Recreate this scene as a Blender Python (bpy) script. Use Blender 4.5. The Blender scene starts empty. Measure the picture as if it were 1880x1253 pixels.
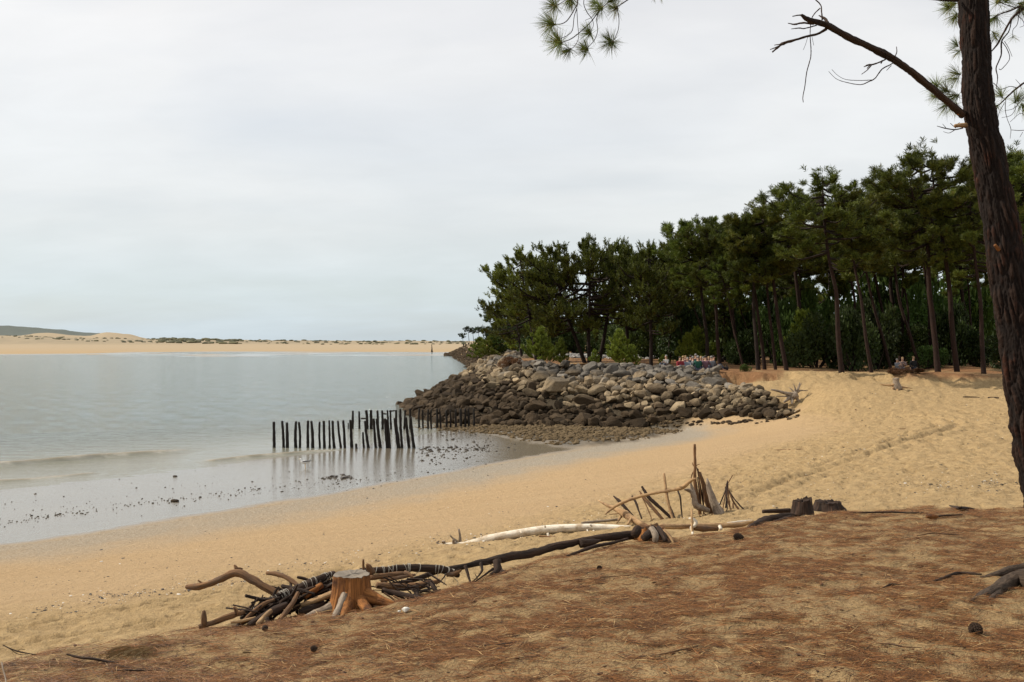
import bpy, math, random
import numpy as np
from mathutils import Vector

R = math.radians
rng = np.random.default_rng(7)
random.seed(7)
scene = bpy.context.scene
COL = scene.collection

# ------------------------------------------------------------------ camera
EYE = 5.0
F = 1828.0                      # focal length in photo pixels (1880 wide)
CX, CY = 940.0, 627.0
cam_data = bpy.data.cameras.new('camera')
cam_data.sensor_width = 36.0
cam_data.lens = 36.0 * F / 1880.0
cam_data.clip_start = 0.1
cam_data.clip_end = 20000.0
cam = bpy.data.objects.new('camera', cam_data)
COL.objects.link(cam)
cam.location = (0, 0, EYE)
cam.rotation_euler = (R(90), 0, 0)
scene.camera = cam

# ------------------------------------------------------------------ light
SUN_EL, SUN_AZ = 42.0, -76.0     # azimuth measured from +Y towards +X
sd = Vector((math.sin(R(SUN_AZ)) * math.cos(R(SUN_EL)), math.cos(R(SUN_AZ)) * math.cos(R(SUN_EL)), math.sin(R(SUN_EL))))
sun_data = bpy.data.lights.new('sun', 'SUN')
sun_data.energy = 5.0
sun_data.angle = R(1.2)
sun_data.color = (1.0, 0.91, 0.77)
sun = bpy.data.objects.new('sun', sun_data)
COL.objects.link(sun)
sun.rotation_euler = sd.to_track_quat('Z', 'Y').to_euler()

world = bpy.data.worlds.new('World')
scene.world = world
world.use_nodes = True
nt = world.node_tree
nt.nodes.clear()
def wn(t): return nt.nodes.new(t)
out = wn('ShaderNodeOutputWorld')
sky = wn('ShaderNodeTexSky')
sky.sky_type = 'NISHITA'
sky.sun_disc = False
sky.sun_elevation = R(SUN_EL)
sky.sun_rotation = R(SUN_AZ)
bg_sky = wn('ShaderNodeBackground'); bg_sky.inputs[1].default_value = 0.12
nt.links.new(sky.outputs[0], bg_sky.inputs[0])
tc = wn('ShaderNodeTexCoord')
sep = wn('ShaderNodeSeparateXYZ'); nt.links.new(tc.outputs['Generated'], sep.inputs[0])
def wmath(op, a, b=None, clamp=False):
    n = wn('ShaderNodeMath'); n.operation = op; n.use_clamp = clamp
    for i, v in enumerate((a, b)):
        if v is None: continue
        if isinstance(v, (int, float)): n.inputs[i].default_value = v
        else: nt.links.new(v, n.inputs[i])
    return n.outputs[0]
el = wmath('MAXIMUM', sep.outputs[2], 0.0)
zden = wmath('ADD', el, 0.22)
px_ = wmath('DIVIDE', sep.outputs[0], zden)
py_ = wmath('DIVIDE', sep.outputs[1], zden)
comb = wn('ShaderNodeCombineXYZ'); nt.links.new(px_, comb.inputs[0]); nt.links.new(py_, comb.inputs[1])
mapn = wn('ShaderNodeMapping'); mapn.inputs['Rotation'].default_value = (0, 0, R(38)); mapn.inputs['Scale'].default_value = (0.75, 1.15, 1)
nt.links.new(comb.outputs[0], mapn.inputs[0])
n1 = wn('ShaderNodeTexNoise'); n1.inputs['Scale'].default_value = 1.1; n1.inputs['Detail'].default_value = 5; n1.inputs['Roughness'].default_value = 0.45; n1.inputs['Distortion'].default_value = 0.5
nt.links.new(mapn.outputs[0], n1.inputs['Vector'])
n2 = wn('ShaderNodeTexNoise'); n2.inputs['Scale'].default_value = 5.0; n2.inputs['Detail'].default_value = 8; n2.inputs['Roughness'].default_value = 0.55; n2.inputs['Distortion'].default_value = 0.3
nt.links.new(mapn.outputs[0], n2.inputs['Vector'])
grad = wn('ShaderNodeValToRGB')
e = grad.color_ramp.elements
e[0].position = 0.0; e[0].color = (0.62, 0.715, 0.775, 1)
e[1].position = 1.0; e[1].color = (0.86, 0.865, 0.88, 1)
for p_, c_ in ((0.045, (0.70, 0.785, 0.825, 1)), (0.11, (0.82, 0.845, 0.845, 1)), (0.20, (0.88, 0.895, 0.90, 1)), (0.31, (0.95, 0.94, 0.93, 1))):
    x = grad.color_ramp.elements.new(p_); x.color = c_
nt.links.new(el, grad.inputs[0])
nz = wmath('ADD', wmath('MULTIPLY', wmath('SUBTRACT', n1.outputs[0], 0.5), 0.22), wmath('MULTIPLY', wmath('SUBTRACT', n2.outputs[0], 0.5), 0.13))
mulv = wmath('ADD', 1.0, nz)
cloud = wn('ShaderNodeVectorMath'); cloud.operation = 'SCALE'
nt.links.new(grad.outputs[0], cloud.inputs[0]); nt.links.new(mulv, cloud.inputs['Scale'])
bg_cloud = wn('ShaderNodeBackground'); bg_cloud.inputs[1].default_value = 1.0
nt.links.new(cloud.outputs[0], bg_cloud.inputs[0])
cov = wmath('ADD', 0.88, wmath('MULTIPLY', wmath('SUBTRACT', n1.outputs[0], 0.5), 0.7), True)
cov = wmath('MINIMUM', cov, 0.93)
mixw = wn('ShaderNodeMixShader')
nt.links.new(cov, mixw.inputs[0]); nt.links.new(bg_sky.outputs[0], mixw.inputs[1]); nt.links.new(bg_cloud.outputs[0], mixw.inputs[2])
nt.links.new(mixw.outputs[0], out.inputs[0])

scene.view_settings.view_transform = 'Standard'
scene.view_settings.look = 'None'
scene.view_settings.gamma = 1
scene.view_settings.exposure = 0.0
scene.view_settings.use_curve_mapping = False
scene.cycles.max_bounces = 6
scene.cycles.diffuse_bounces = 2
scene.cycles.glossy_bounces = 3
scene.cycles.transparent_max_bounces = 4

# ------------------------------------------------------------------ object helpers
def link(o, parent=None):
    COL.objects.link(o)
    if parent is not None: o.parent = parent
    return o
def tag(o, label=None, cat=None, group=None, kind=None):
    if label: o['label'] = label
    if cat: o['category'] = cat
    if group: o['group'] = group
    if kind: o['kind'] = kind
    return o
def thing(name, label, cat, loc=(0, 0, 0), group=None, rot=None):
    o = bpy.data.objects.new(name, None); link(o)
    o.location = loc
    if rot: o.rotation_euler = rot
    o.empty_display_size = 0.2
    return tag(o, label, cat, group)
def mesh_np(name, V, Fs, mat=None, attrs=None, smooth=False):
    """V n x 3, Fs list of int arrays (m x 3 or m x 4)"""
    me = bpy.data.meshes.new(name)
    V = np.asarray(V, dtype=np.float32)
    Fs = [np.asarray(f, dtype=np.int32) for f in Fs if len(f)]
    me.vertices.add(len(V)); me.vertices.foreach_set('co', V.ravel())
    loops = np.concatenate([f.ravel() for f in Fs])
    tot = np.concatenate([np.full(len(f), f.shape[1], dtype=np.int32) for f in Fs])
    start = np.concatenate([[0], np.cumsum(tot)[:-1]]).astype(np.int32)
    me.loops.add(len(loops)); me.loops.foreach_set('vertex_index', loops)
    me.polygons.add(len(tot)); me.polygons.foreach_set('loop_start', start); me.polygons.foreach_set('loop_total', tot)
    me.polygons.foreach_set('use_smooth', np.full(len(tot), smooth))
    me.update(calc_edges=True)
    for k, a in (attrs or {}).items():
        a = np.asarray(a, dtype=np.float32)
        if a.ndim == 1:
            at = me.attributes.new(k, 'FLOAT', 'POINT'); at.data.foreach_set('value', a)
        else:
            at = me.attributes.new(k, 'FLOAT_VECTOR', 'POINT'); at.data.foreach_set('vector', a.ravel())
    if mat: me.materials.append(mat)
    return me
def obj(name, me, parent=None):
    return link(bpy.data.objects.new(name, me), parent)
def copy_tree(o, parent=None):
    c = o.copy(); link(c, parent)
    for ch in list(o.children): copy_tree(ch, c)
    return c

class MB:
    def __init__(s): s.V = []; s.T = []; s.Q = []; s.n = 0; s.A = {}
    def add(s, V, T=(), Q=(), **attrs):
        V = np.asarray(V, dtype=np.float64)
        s.V.append(V)
        if len(T): s.T.append(np.asarray(T) + s.n)
        if len(Q): s.Q.append(np.asarray(Q) + s.n)
        for k, a in attrs.items(): s.A.setdefault(k, []).append(np.broadcast_to(a, (len(V),)) if np.ndim(a) < 2 else a)
        s.n += len(V)
    def mesh(s, name, mat=None, smooth=False):
        Fs = []
        if s.T: Fs.append(np.concatenate(s.T))
        if s.Q: Fs.append(np.concatenate(s.Q))
        return mesh_np(name, np.concatenate(s.V), Fs, mat, {k: np.concatenate(a) for k, a in s.A.items()}, smooth)

# ------------------------------------------------------------------ noise
_perm = np.random.default_rng(3).permutation(512)
def _hash(ix, iy): return _perm[(_perm[ix & 511] + iy) & 511]
_ga = np.linspace(0, 2 * np.pi, 512, endpoint=False); _gx, _gy = np.cos(_ga), np.sin(_ga)
def perlin(x, y):
    x = np.asarray(x, float); y = np.asarray(y, float)
    ix = np.floor(x).astype(np.int64); iy = np.floor(y).astype(np.int64)
    fx = x - ix; fy = y - iy
    u = fx * fx * fx * (fx * (fx * 6 - 15) + 10); v = fy * fy * fy * (fy * (fy * 6 - 15) + 10)
    def g(dx, dy):
        h = _hash(ix + dx, iy + dy)
        return _gx[h] * (fx - dx) + _gy[h] * (fy - dy)
    a = g(0, 0) * (1 - u) + g(1, 0) * u
    b = g(0, 1) * (1 - u) + g(1, 1) * u
    return (a * (1 - v) + b * v) * 1.5
def fbm(x, y, o=4, lac=2.03, gain=0.5):
    s = 0; a = 1.0
    for k in range(o):
        s = s + a * perlin(x + 17.3 * k, y - 9.1 * k); x = x * lac; y = y * lac; a *= gain
    return s
def sstep(a, b, x):
    t = np.clip((x - a) / (b - a), 0, 1); return t * t * (3 - 2 * t)

# ------------------------------------------------------------------ terrain
def seg_dist(x, y, ax, ay, bx, by):
    dx, dy = bx - ax, by - ay
    t = np.clip(((x - ax) * dx + (y - ay) * dy) / (dx * dx + dy * dy), 0, 1)
    return np.hypot(x - ax - t * dx, y - ay - t * dy), t
def poly_sdf(x, y, P):
    d = np.full(np.shape(x), 1e9); inside = np.zeros(np.shape(x), bool)
    for i in range(len(P)):
        ax, ay = P[i]; bx, by = P[(i + 1) % len(P)]
        dd, _ = seg_dist(x, y, ax, ay, bx, by)
        d = np.minimum(d, dd)
        c = ((ay > y) != (by > y)) & (x < (bx - ax) * (y - ay) / ((by - ay) if by != ay else 1e-9) + ax)
        inside ^= c
    return np.where(inside, -d, d)
BC = [(-900,1260,1.9),(-900,1080,.9),(-900,1010,.12),(-900,900,-.1),
 (0,1190,1.9),(0,1100,1.25),(0,1050,.68),(0,1000,.13),(0,940,.04),(0,880,-.03),(0,800,-.35),(0,720,-.9),(0,670,-1),
 (370,1120,1.95),(370,1050,1.3),(370,990,.55),(370,945,.13),(370,890,.04),(370,850,-.02),(370,780,-.35),(370,700,-.9),
 (600,1060,1.7),(600,980,.95),(600,908,.13),(600,860,.05),(600,820,-.01),(600,760,-.3),(600,700,-.8),
 (800,1040,1.95),(800,960,1.1),(800,915,.55),(800,872,.13),(800,830,.05),(800,795,.0),(800,760,-.2),(800,700,-.6),
 (940,1010,1.95),(940,920,1.0),(940,880,.5),(940,845,.13),(940,810,.12),(940,782,.1),
 (1050,1000,2.05),(1050,920,1.35),(1050,860,.62),(1050,828,.14),(1050,800,.16),(1050,780,.15),
 (1200,970,2.1),(1200,880,1.4),(1200,830,.65),(1200,803,.15),(1200,790,.16),(1200,776,.2),
 (1300,940,2.1),(1300,860,1.55),(1300,815,.85),(1300,790,.4),(1300,774,.5),
 (1400,860,1.75),(1400,800,1.05),(1400,775,.9),(1465,763,1.15),(1500,920,2.3),(1500,840,1.9),(1500,780,1.45),(1500,740,2.0),(1500,720,2.35),
 (1380,725,2.1),(1380,708,2.35),(1330,720,2.1),
 (1700,900,2.45),(1700,800,2.2),(1700,740,2.2),(1700,712,2.4),(1880,900,2.5),(1880,800,2.3),(1880,740,2.3),(1880,715,2.4),
 (2600,960,2.6),(2600,800,2.4),(2600,715,2.5)]
_c = np.array(BC, float)
_d = (EYE - _c[:, 2]) * F / (_c[:, 1] - CY)
_X = (_c[:, 0] - CX) / F * _d
_th = np.arctan2(_X, _d); _v = np.log(np.hypot(_X, _d))
def _K(a, b, c, d_):
    r2 = (a[:, None] - c[None]) ** 2 * 2.0 + (b[:, None] - d_[None]) ** 2
    return 0.5 * r2 * np.log(r2 + 1e-12)
_n = len(_c)
_A = np.zeros((_n + 3, _n + 3)); _A[:_n, :_n] = _K(_th, _v, _th, _v) + np.eye(_n) * 0.0006
_A[:_n, _n] = 1; _A[:_n, _n + 1] = _th; _A[:_n, _n + 2] = _v; _A[_n:, :_n] = _A[:_n, _n:].T
_w = np.linalg.solve(_A, np.concatenate([_c[:, 2], [0, 0, 0]]))
def rbf(th, v):
    th = np.clip(th, -0.75, 0.75); v = np.clip(v, 2.0, 5.6)
    o_ = np.empty(len(th))
    for i in range(0, len(th), 20000):
        t, w = th[i:i + 20000], v[i:i + 20000]
        o_[i:i + 20000] = _K(t, w, _th, _v) @ _w[:_n] + _w[_n] + _w[_n + 1] * t + _w[_n + 2] * w
    return o_
BR = np.array([(-2600,1400,2.9),(-900,1300,2.9),(-300,1230,2.93),(0,1224,2.95),(200,1200,2.95),(370,1160,2.95),(520,1143,2.97),(640,1128,3.0),(720,1110,3.05),(870,1068,3.1),(1050,1018,3.15),(1240,997,3.17),(1400,970,3.20),(1550,938,3.25),(1880,928,3.25),(2400,925,3.25),(3600,960,3.3)], float)
_bz = BR[:, 2]; _bd = (EYE - _bz) * F / (BR[:, 1] - CY); _bth = np.arctan((BR[:, 0] - CX) / F); _br = _bd / np.cos(_bth)
PLAT = [(0.3,68.6),(1.4,65.6),(2.6,64.4),(7.3,63.5),(12.0,63),(13.4,61.5),(15.2,61.2),(17,61),(18.3,60),(21,59.2),(23,58.2),(25,59.2),(28,58),(31,57.6),(45,55),(70,50),(140,40),(400,0),(900,-200),(2500,500),(1500,900),(100,800),(-8,480),(-18,395),(-12,300),(-4,210),(-0.5,150),(2.5,110),(-1.5,80)]
def _front_w(px):
    return np.interp(px, [900, 1310, 1335, 1450, 1480, 1500, 1540, 1570, 1650, 1680, 1800, 2000], [6.6, 6.6, 1.1, 1.1, 4.0, 5.5, 4.5, 0.9, 0.9, 2.2, 2.6, 4.0])
RIDGE = ((9.0, 60.8), (13.9, 51.0))
TRACKS = []
def _px2w(px, py, z):
    d = (EYE - z) * F / (py - CY); return ((px - CX) / F * d, d)
for line, zz in (([(1380,905),(1440,875),(1520,850),(1600,830),(1680,810),(1735,795),(1758,778),(1745,765),(1700,757),(1640,752)], 2.15),
                 ([(1330,890),(1420,868),(1510,845),(1600,820),(1660,805),(1712,790),(1722,776),(1705,768)], 2.1),
                 ([(-60,1170),(60,1150),(200,1122),(330,1100),(480,1075),(640,1040)], 1.75),
                 ([(-60,1190),(80,1180),(200,1165),(330,1142),(420,1130)], 1.95)):
    TRACKS.append([_px2w(a, b, zz) for a, b in line])
def terrain(X, Y, detail=True, full=False):
    shp = np.shape(X); X = np.atleast_1d(np.asarray(X, float)).ravel(); Y = np.atleast_1d(np.asarray(Y, float)).ravel()
    r = np.hypot(X, Y) + 1e-6; th = np.arctan2(X, Y)
    px = CX + F * np.tan(np.clip(th, -1.4, 1.4))
    B = np.clip(rbf(th, np.log(r)), -1.4, 3.1)
    B = np.where(r > 150, B * (1 - sstep(130, 190, r)) + -1.0 * sstep(130, 190, r), B)
    # far shore
    sx = np.clip(px, -3000, 6000)
    e = np.interp(sx, [-3000, 160, 200, 900], [392, 398, 318, 322]) + 6 * perlin(X / 40, Y / 40)
    s = np.interp(sx, [-3000, 150, 230, 400, 840, 1200], [402, 408, 445, 480, 430, 420]) + 10 * perlin(X / 60 + 5, Y / 90)
    flat = -0.03 + 0.10 * fbm(X / 60, Y / 18, 3) + 0.03
    sandz = 0.05 + 1.6 * sstep(0, 260, r - s) + 0.15 * fbm(X / 40, Y / 25, 3) * sstep(0, 60, r - s)
    dz = np.interp(sx, [-3000, 0, 200, 330, 600, 840], [8.6, 8.4, 6.2, 4.9, 3.9, 3.2])
    dune = dz * sstep(760, 950, r) * (0.8 + 0.28 * fbm(X / 55, Y / 70, 4))
    pale = 8.0 * np.exp(-np.abs((px - 215) / 46) ** 3) * sstep(1200, 1450, r) + 7 * np.exp(-((px - 100) / 90) ** 2) * sstep(1200, 1450, r)
    hill = np.interp(sx, [-3000, -1000, -300, 0, 60, 150, 230, 300], [60, 70, 44, 34, 30, 17, 4, 0]) * sstep(2300, 3000, r) * (1 + 0.06 * perlin(X / 60, Y / 300))
    Fz = -1.0 + (flat + 1.0) * sstep(-4, 10, r - e)
    Fz = np.where(r > s - 10, np.maximum(Fz, 0) * (1 - sstep(-10, 5, r - s)) + (sandz + dune + pale * (0.85 + .3 * perlin(X / 50, Y / 80)) + hill) * sstep(-10, 5, r - s), Fz)
    B = np.where(r > 200, Fz, B)
    # ridge of the breakwater tongue
    rd, rt = seg_dist(X, Y, *RIDGE[0], *RIDGE[1])
    rh = (1 - rt) * 2.15 + rt * 0.98; rw = (1 - rt) * 3.0 + rt * 0.75
    rz = rh - np.maximum(rd - 0.25, 0) * (rh - 0.3) / (rw + 0.4) * 0.9
    base_b = B.copy()
    B = np.where((rd < rw + 1.0), np.maximum(B, rz), B)
    ridge = (rd < rw + 0.5) * 1.0
    # wood plateau
    sdf = poly_sdf(X, Y, PLAT)
    side = (r > 70) & (px < 960)
    wv = np.where(side, 7.0, _front_w(px))
    nse = 0.35 * fbm(X / 1.6, Y / 1.6, 3) * (px > 1320) * sstep(-3, 0, sdf) * (r < 80)
    t = np.clip(1 - (sdf + nse) / wv, 0, 1)
    m = np.where(wv > 3, t, t * t * (3 - 2 * t))
    P = np.interp(px, [900, 1000, 1290, 1400, 3000], [3.35, 3.3, 3.08, 3.05, 3.05]) + 0.10 * fbm(X / 7, Y / 7, 3)
    P = P + 4.5 * np.exp(-(((X + 2) / 7) ** 2 + ((Y - 315) / 30) ** 2)) - 0.9 * np.exp(-(((X - 26.8) / 2.6) ** 2 + ((Y - 68.5) / 3.2) ** 2))
    z = B * (1 - m) + np.maximum(P, B) * m
    # near dune
    db = np.interp(th, _bth, _br); zb = np.interp(th, _bth, _bz)
    ang = np.abs(th)
    db = db * (1 + 40 * sstep(1.15, 1.6, ang)) + 0.18 * fbm(X * 0.9, Y * 0.9, 3) * (ang < 1.2)
    dr = r / db
    D = zb + (3.42 - zb) * np.clip(1 - dr, 0, 1) ** 0.9 + 0.05 * fbm(X * 0.7, Y * 0.7, 3)
    w = np.interp(px, [0, 400, 1000, 1500, 1900], [3.2, 3.4, 4.2, 4.0, 3.6])
    t = np.clip((r - db) / w, 0, 1)
    f = 1 - (1 - t) ** 2.2
    z = D * (1 - f) + z * f
    dune_m = 1 - sstep(0.0, 0.16, t)
    plat_m = sstep(0.75, 1.0, m) * (r > 30)
    if detail:
        dry = sstep(1.2, 1.75, z) * (r < 90) * (1 - ridge)
        bi = fbm(X * 2.3, Y * 2.3, 2); cell = fbm(X * 4.1 + 7, Y * 4.1, 3)
        z = z + dry * (1 - dune_m) * (1 - plat_m) * (0.034 * bi + 0.085 * np.where(cell > 0.25, -(cell - 0.25), 0.25 * cell)) * np.clip(r / 14, .7, 2.2)
        z = z + dune_m * (0.012 * fbm(X * 5, Y * 5, 3) + 0.02 * bi * 0.6)
        z = z + 0.004 * fbm(X * 1.2, Y * 3, 3) * (z > 0.08) * (r < 120)
        bank = np.exp(-((sdf - wv * 0.5) / (wv * 0.8)) ** 2) * (px > 1320) * (r < 75) * (r > 45)
        z = z + bank * 0.14 * fbm(X * 1.7, Y * 1.7, 4)
        for T in TRACKS:
            dmin = np.full(len(X), 1e9); al = np.zeros(len(X)); acc = 0
            bx = [q[0] for q in T]; by = [q[1] for q in T]
            sel = np.where((X > min(bx) - 1) & (X < max(bx) + 1) & (Y > min(by) - 1) & (Y < max(by) + 1))[0]
            if not len(sel): continue
            dm = np.full(len(sel), 1e9); a2 = np.zeros(len(sel))
            for (ax, ay), (bx2, by2) in zip(T[:-1], T[1:]):
                L = math.hypot(bx2 - ax, by2 - ay)
                dd, tt = seg_dist(X[sel], Y[sel], ax, ay, bx2, by2)
                k = dd < dm; dm[k] = dd[k]; a2[k] = acc + tt[k] * L; acc += L
            far = np.hypot(X[sel], Y[sel]) / 13
            wt = 0.10 * np.clip(far, 1, 1.6)
            z[sel] += -0.055 * np.exp(-(dm / wt) ** 2) * (0.75 + 0.4 * np.sin(a2 * 22)) * (far ** .3) + 0.05 * np.exp(-((dm - wt * 2) / wt) ** 2)
    z = z.reshape(shp) if shp else float(z[0])
    if full:
        return z, dict(dune=dune_m, plat=plat_m, ridge=ridge, rd=rd, rw=rw, sdf=sdf, px=px, r=r, m=m, th=th)
    return z
_rr = np.concatenate([np.geomspace(3.0, 140, 800), np.geomspace(141, 600, 120)])
_pc = np.arange(-240, 2260, 5.0)
_HT = None
def hit(px, py):
    """distance at which the line of sight through image point (px, py) meets the ground"""
    global _HT
    if _HT is None:
        _HT = np.stack([terrain((p - CX) / F * _rr, _rr, detail=False) for p in _pc])
    f = min(max((px - _pc[0]) / 5.0, 0), len(_pc) - 1.001); i = int(f); f -= i
    tz = _HT[i] * (1 - f) + _HT[i + 1] * f
    j = np.where(tz >= EYE - (py - CY) / F * _rr)[0]
    if not len(j): return float(_rr[-1])
    j = int(j[0])
    if j == 0: return float(_rr[0])
    k = (py - CY) / F
    a = tz[j - 1] - (EYE - k * _rr[j - 1]); b = tz[j] - (EYE - k * _rr[j])
    return float(_rr[j - 1] + (_rr[j] - _rr[j - 1]) * a / (a - b))
def W(px, py, d): return Vector(((px - CX) / F * d, d, EYE - (py - CY) / F * d))
def gz(x, y): return terrain(x, y, detail=False)
def ground_at(px, d):
    x = (px - CX) / F * d; return Vector((x, d, gz(x, d)))

# ------------------------------------------------------------------ materials
def new_mat(name):
    m = bpy.data.materials.new(name); m.use_nodes = True
    t = m.node_tree; t.nodes.clear()
    return m, t
class NT:
    def __init__(s, t): s.t = t
    def n(s, ty, **kw):
        x = s.t.nodes.new(ty)
        for k, v in kw.items(): setattr(x, k, v)
        return x
    def put(s, sock, v):
        if v is None: return
        if isinstance(v, (int, float, tuple, list)): sock.default_value = v
        else: s.t.links.new(v, sock)
    def math(s, op, a, b=None, clamp=False):
        x = s.n('ShaderNodeMath', operation=op, use_clamp=clamp); s.put(x.inputs[0], a); s.put(x.inputs[1], b); return x.outputs[0]
    def noise(s, vec, scale, detail=4, rough=0.5, dist=0):
        x = s.n('ShaderNodeTexNoise'); s.put(x.inputs['Vector'], vec); x.inputs['Scale'].default_value = scale
        x.inputs['Detail'].default_value = detail; x.inputs['Roughness'].default_value = rough; x.inputs['Distortion'].default_value = dist
        return x.outputs[0]
    def ramp(s, fac, stops):
        x = s.n('ShaderNodeValToRGB'); s.put(x.inputs[0], fac); e = x.color_ramp.elements
        while len(e) < len(stops): e.new(0.5)
        for q, (p, c) in zip(e, stops):
            q.position = p; q.color = (c, c, c, 1) if isinstance(c, (int, float)) else tuple(c) + (1,)
        return x.outputs[0]
    def mix(s, fac, a, b, mode='MIX'):
        x = s.n('ShaderNodeMix', data_type='RGBA', blend_type=mode)
        s.put(x.inputs[0], fac)
        for i, v in ((6, a), (7, b)):
            if isinstance(v, tuple) and len(v) == 3: v = v + (1,)
            s.put(x.inputs[i], v)
        return x.outputs[2]
    def attr(s, name, vec=False):
        x = s.n('ShaderNodeAttribute', attribute_name=name); return x.outputs['Vector' if vec else 'Fac']
    def pos(s): return s.n('ShaderNodeNewGeometry').outputs['Position']
    def objc(s): return s.n('ShaderNodeTexCoord').outputs['Object']
    def scale(s, vec, sc):
        x = s.n('ShaderNodeMapping'); s.put(x.inputs[0], vec); x.inputs['Scale'].default_value = sc; return x.outputs[0]
    def bump(s, h, dist, strength=1.0):
        x = s.n('ShaderNodeBump'); x.inputs['Strength'].default_value = strength; x.inputs['Distance'].default_value = dist
        s.put(x.inputs['Height'], h); return x.outputs[0]
    def bsdf(s, col, rough=0.8, normal=None, spec=0.3, **kw):
        x = s.n('ShaderNodeBsdfPrincipled')
        if isinstance(col, tuple) and len(col) == 3: col = col + (1,)
        s.put(x.inputs['Base Color'], col); s.put(x.inputs['Roughness'], rough); s.put(x.inputs['Specular IOR Level'], spec)
        if normal is not None: s.put(x.inputs['Normal'], normal)
        for k, v in kw.items(): s.put(x.inputs[k], v)
        return x.outputs[0]
    def out(s, sh):
        o = s.n('ShaderNodeOutputMaterial'); s.t.links.new(sh, o.inputs[0])

def mat_ground():
    m, t = new_mat('sand'); N = NT(t)
    P = N.pos()
    fine = N.noise(P, 60, 5, 0.6); mid = N.noise(P, 5.5, 6, 0.68); big = N.noise(P, 0.5, 4, 0.55)
    streak = N.noise(N.scale(P, (0.35, 1.6, 1)), 1.2, 5, 0.6)
    damp = N.mix(streak, (0.345, 0.230, 0.118), (0.43, 0.305, 0.172))
    dry = N.mix(N.ramp(mid, [(0.3, 0), (0.72, 1)]), (0.275, 0.185, 0.088), (0.43, 0.305, 0.155))
    sand = N.mix(N.attr('dry'), damp, dry)
    shellc = N.mix(N.ramp(N.noise(P, 22, 3, 0.8), [(0.42, 0), (0.66, 1)]), (0.20, 0.165, 0.12), (0.44, 0.41, 0.35))
    sand = N.mix(N.attr('shell'), sand, shellc)
    fl = N.ramp(N.math('ADD', N.noise(P, 30, 4, 0.75), N.math('MULTIPLY', N.math('MULTIPLY', N.attr('dry'), N.noise(P, 1.3, 3, .6)), 0.10)), [(0.64, 0), (0.70, 1)])
    sand = N.mix(N.math('MULTIPLY', fl, 0.7), sand, (0.10, 0.07, 0.045))
    # needle litter stain on dune and under the trees
    ln = N.ramp(N.noise(N.scale(P, (1.0, 1.8, 1.0)), 1.6, 9, 0.72, 0.6), [(0.40, 0), (0.62, 1)])
    ln2 = N.ramp(N.noise(N.scale(P, (20, 45, 20)), 1.0, 4, 0.7), [(0.40, 0), (0.60, 1)])
    lf = N.math('MULTIPLY', N.attr('litter'), N.math('ADD', N.math('MULTIPLY', ln, 0.22), N.math('MULTIPLY', N.math('MULTIPLY', ln, ln2), 0.45)))
    litc = N.mix(fine, (0.10, 0.058, 0.030), (0.24, 0.140, 0.066))
    dsand = N.mix(mid, (0.22, 0.145, 0.068), (0.36, 0.250, 0.122))
    sand = N.mix(N.attr('dune'), sand, dsand)
    col = N.mix(lf, sand, litc)
    col = N.mix(N.attr('floor'), col, N.mix(mid, (0.13, 0.055, 0.025), (0.30, 0.165, 0.075)))
    scr = N.mix(N.ramp(N.noise(N.scale(P, (1, .4, 1)), 0.06, 7, 0.75), [(0.42, 0), (0.62, 1)]), (0.085, 0.07, 0.028), (0.25, 0.185, 0.095))
    col = N.mix(N.attr('scrub'), col, scr)
    col = N.mix(N.math('MULTIPLY', N.attr('farsand'), 0.7), col, (0.33, 0.27, 0.19))
    col = N.mix(N.attr('wood'), col, N.mix(N.noise(P, 0.02, 5, .7), (0.070, 0.085, 0.080), (0.105, 0.12, 0.105)))  # wooded hill greyed and lightened, distance haze put into its colour
    mud_gap_shade = N.mix(mid, (0.035, 0.027, 0.018), (0.085, 0.066, 0.042))
    col = N.mix(N.attr('gravel'), col, mud_gap_shade)  # mask holds the gravel flat plus painted shade between boulders
    wet = N.attr('wet')
    wetc = N.mix(big, (0.12, 0.105, 0.08), (0.17, 0.15, 0.115))
    col = N.mix(N.math('MULTIPLY', wet, 0.95), col, wetc)
    col = N.mix(N.math('MULTIPLY', N.math('SUBTRACT', fine, 0.5), 0.3, True), col, (0.8, 0.7, 0.5), 'MIX')
    rough = N.mix(wet, (0.95,) * 3, (0.10,) * 3)
    hgt = N.math('ADD', N.math('MULTIPLY', fine, 0.25), N.math('MULTIPLY', mid, 1.5))
    bh = N.math('MULTIPLY', hgt, N.math('SUBTRACT', 1.0, N.math('MULTIPLY', wet, 0.985)))
    bh = N.math('ADD', bh, N.math('MULTIPLY', wet, N.math('MULTIPLY', N.noise(N.scale(P, (1, 2.2, 1)), 5, 4, 0.6), 0.12)))
    b = N.bump(bh, 0.075, 1.0)
    N.out(N.bsdf(col, N.math('ADD', rough, 0.0), b, N.math('ADD', 0.15, N.math('MULTIPLY', wet, 0.75))))
    return m

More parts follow.
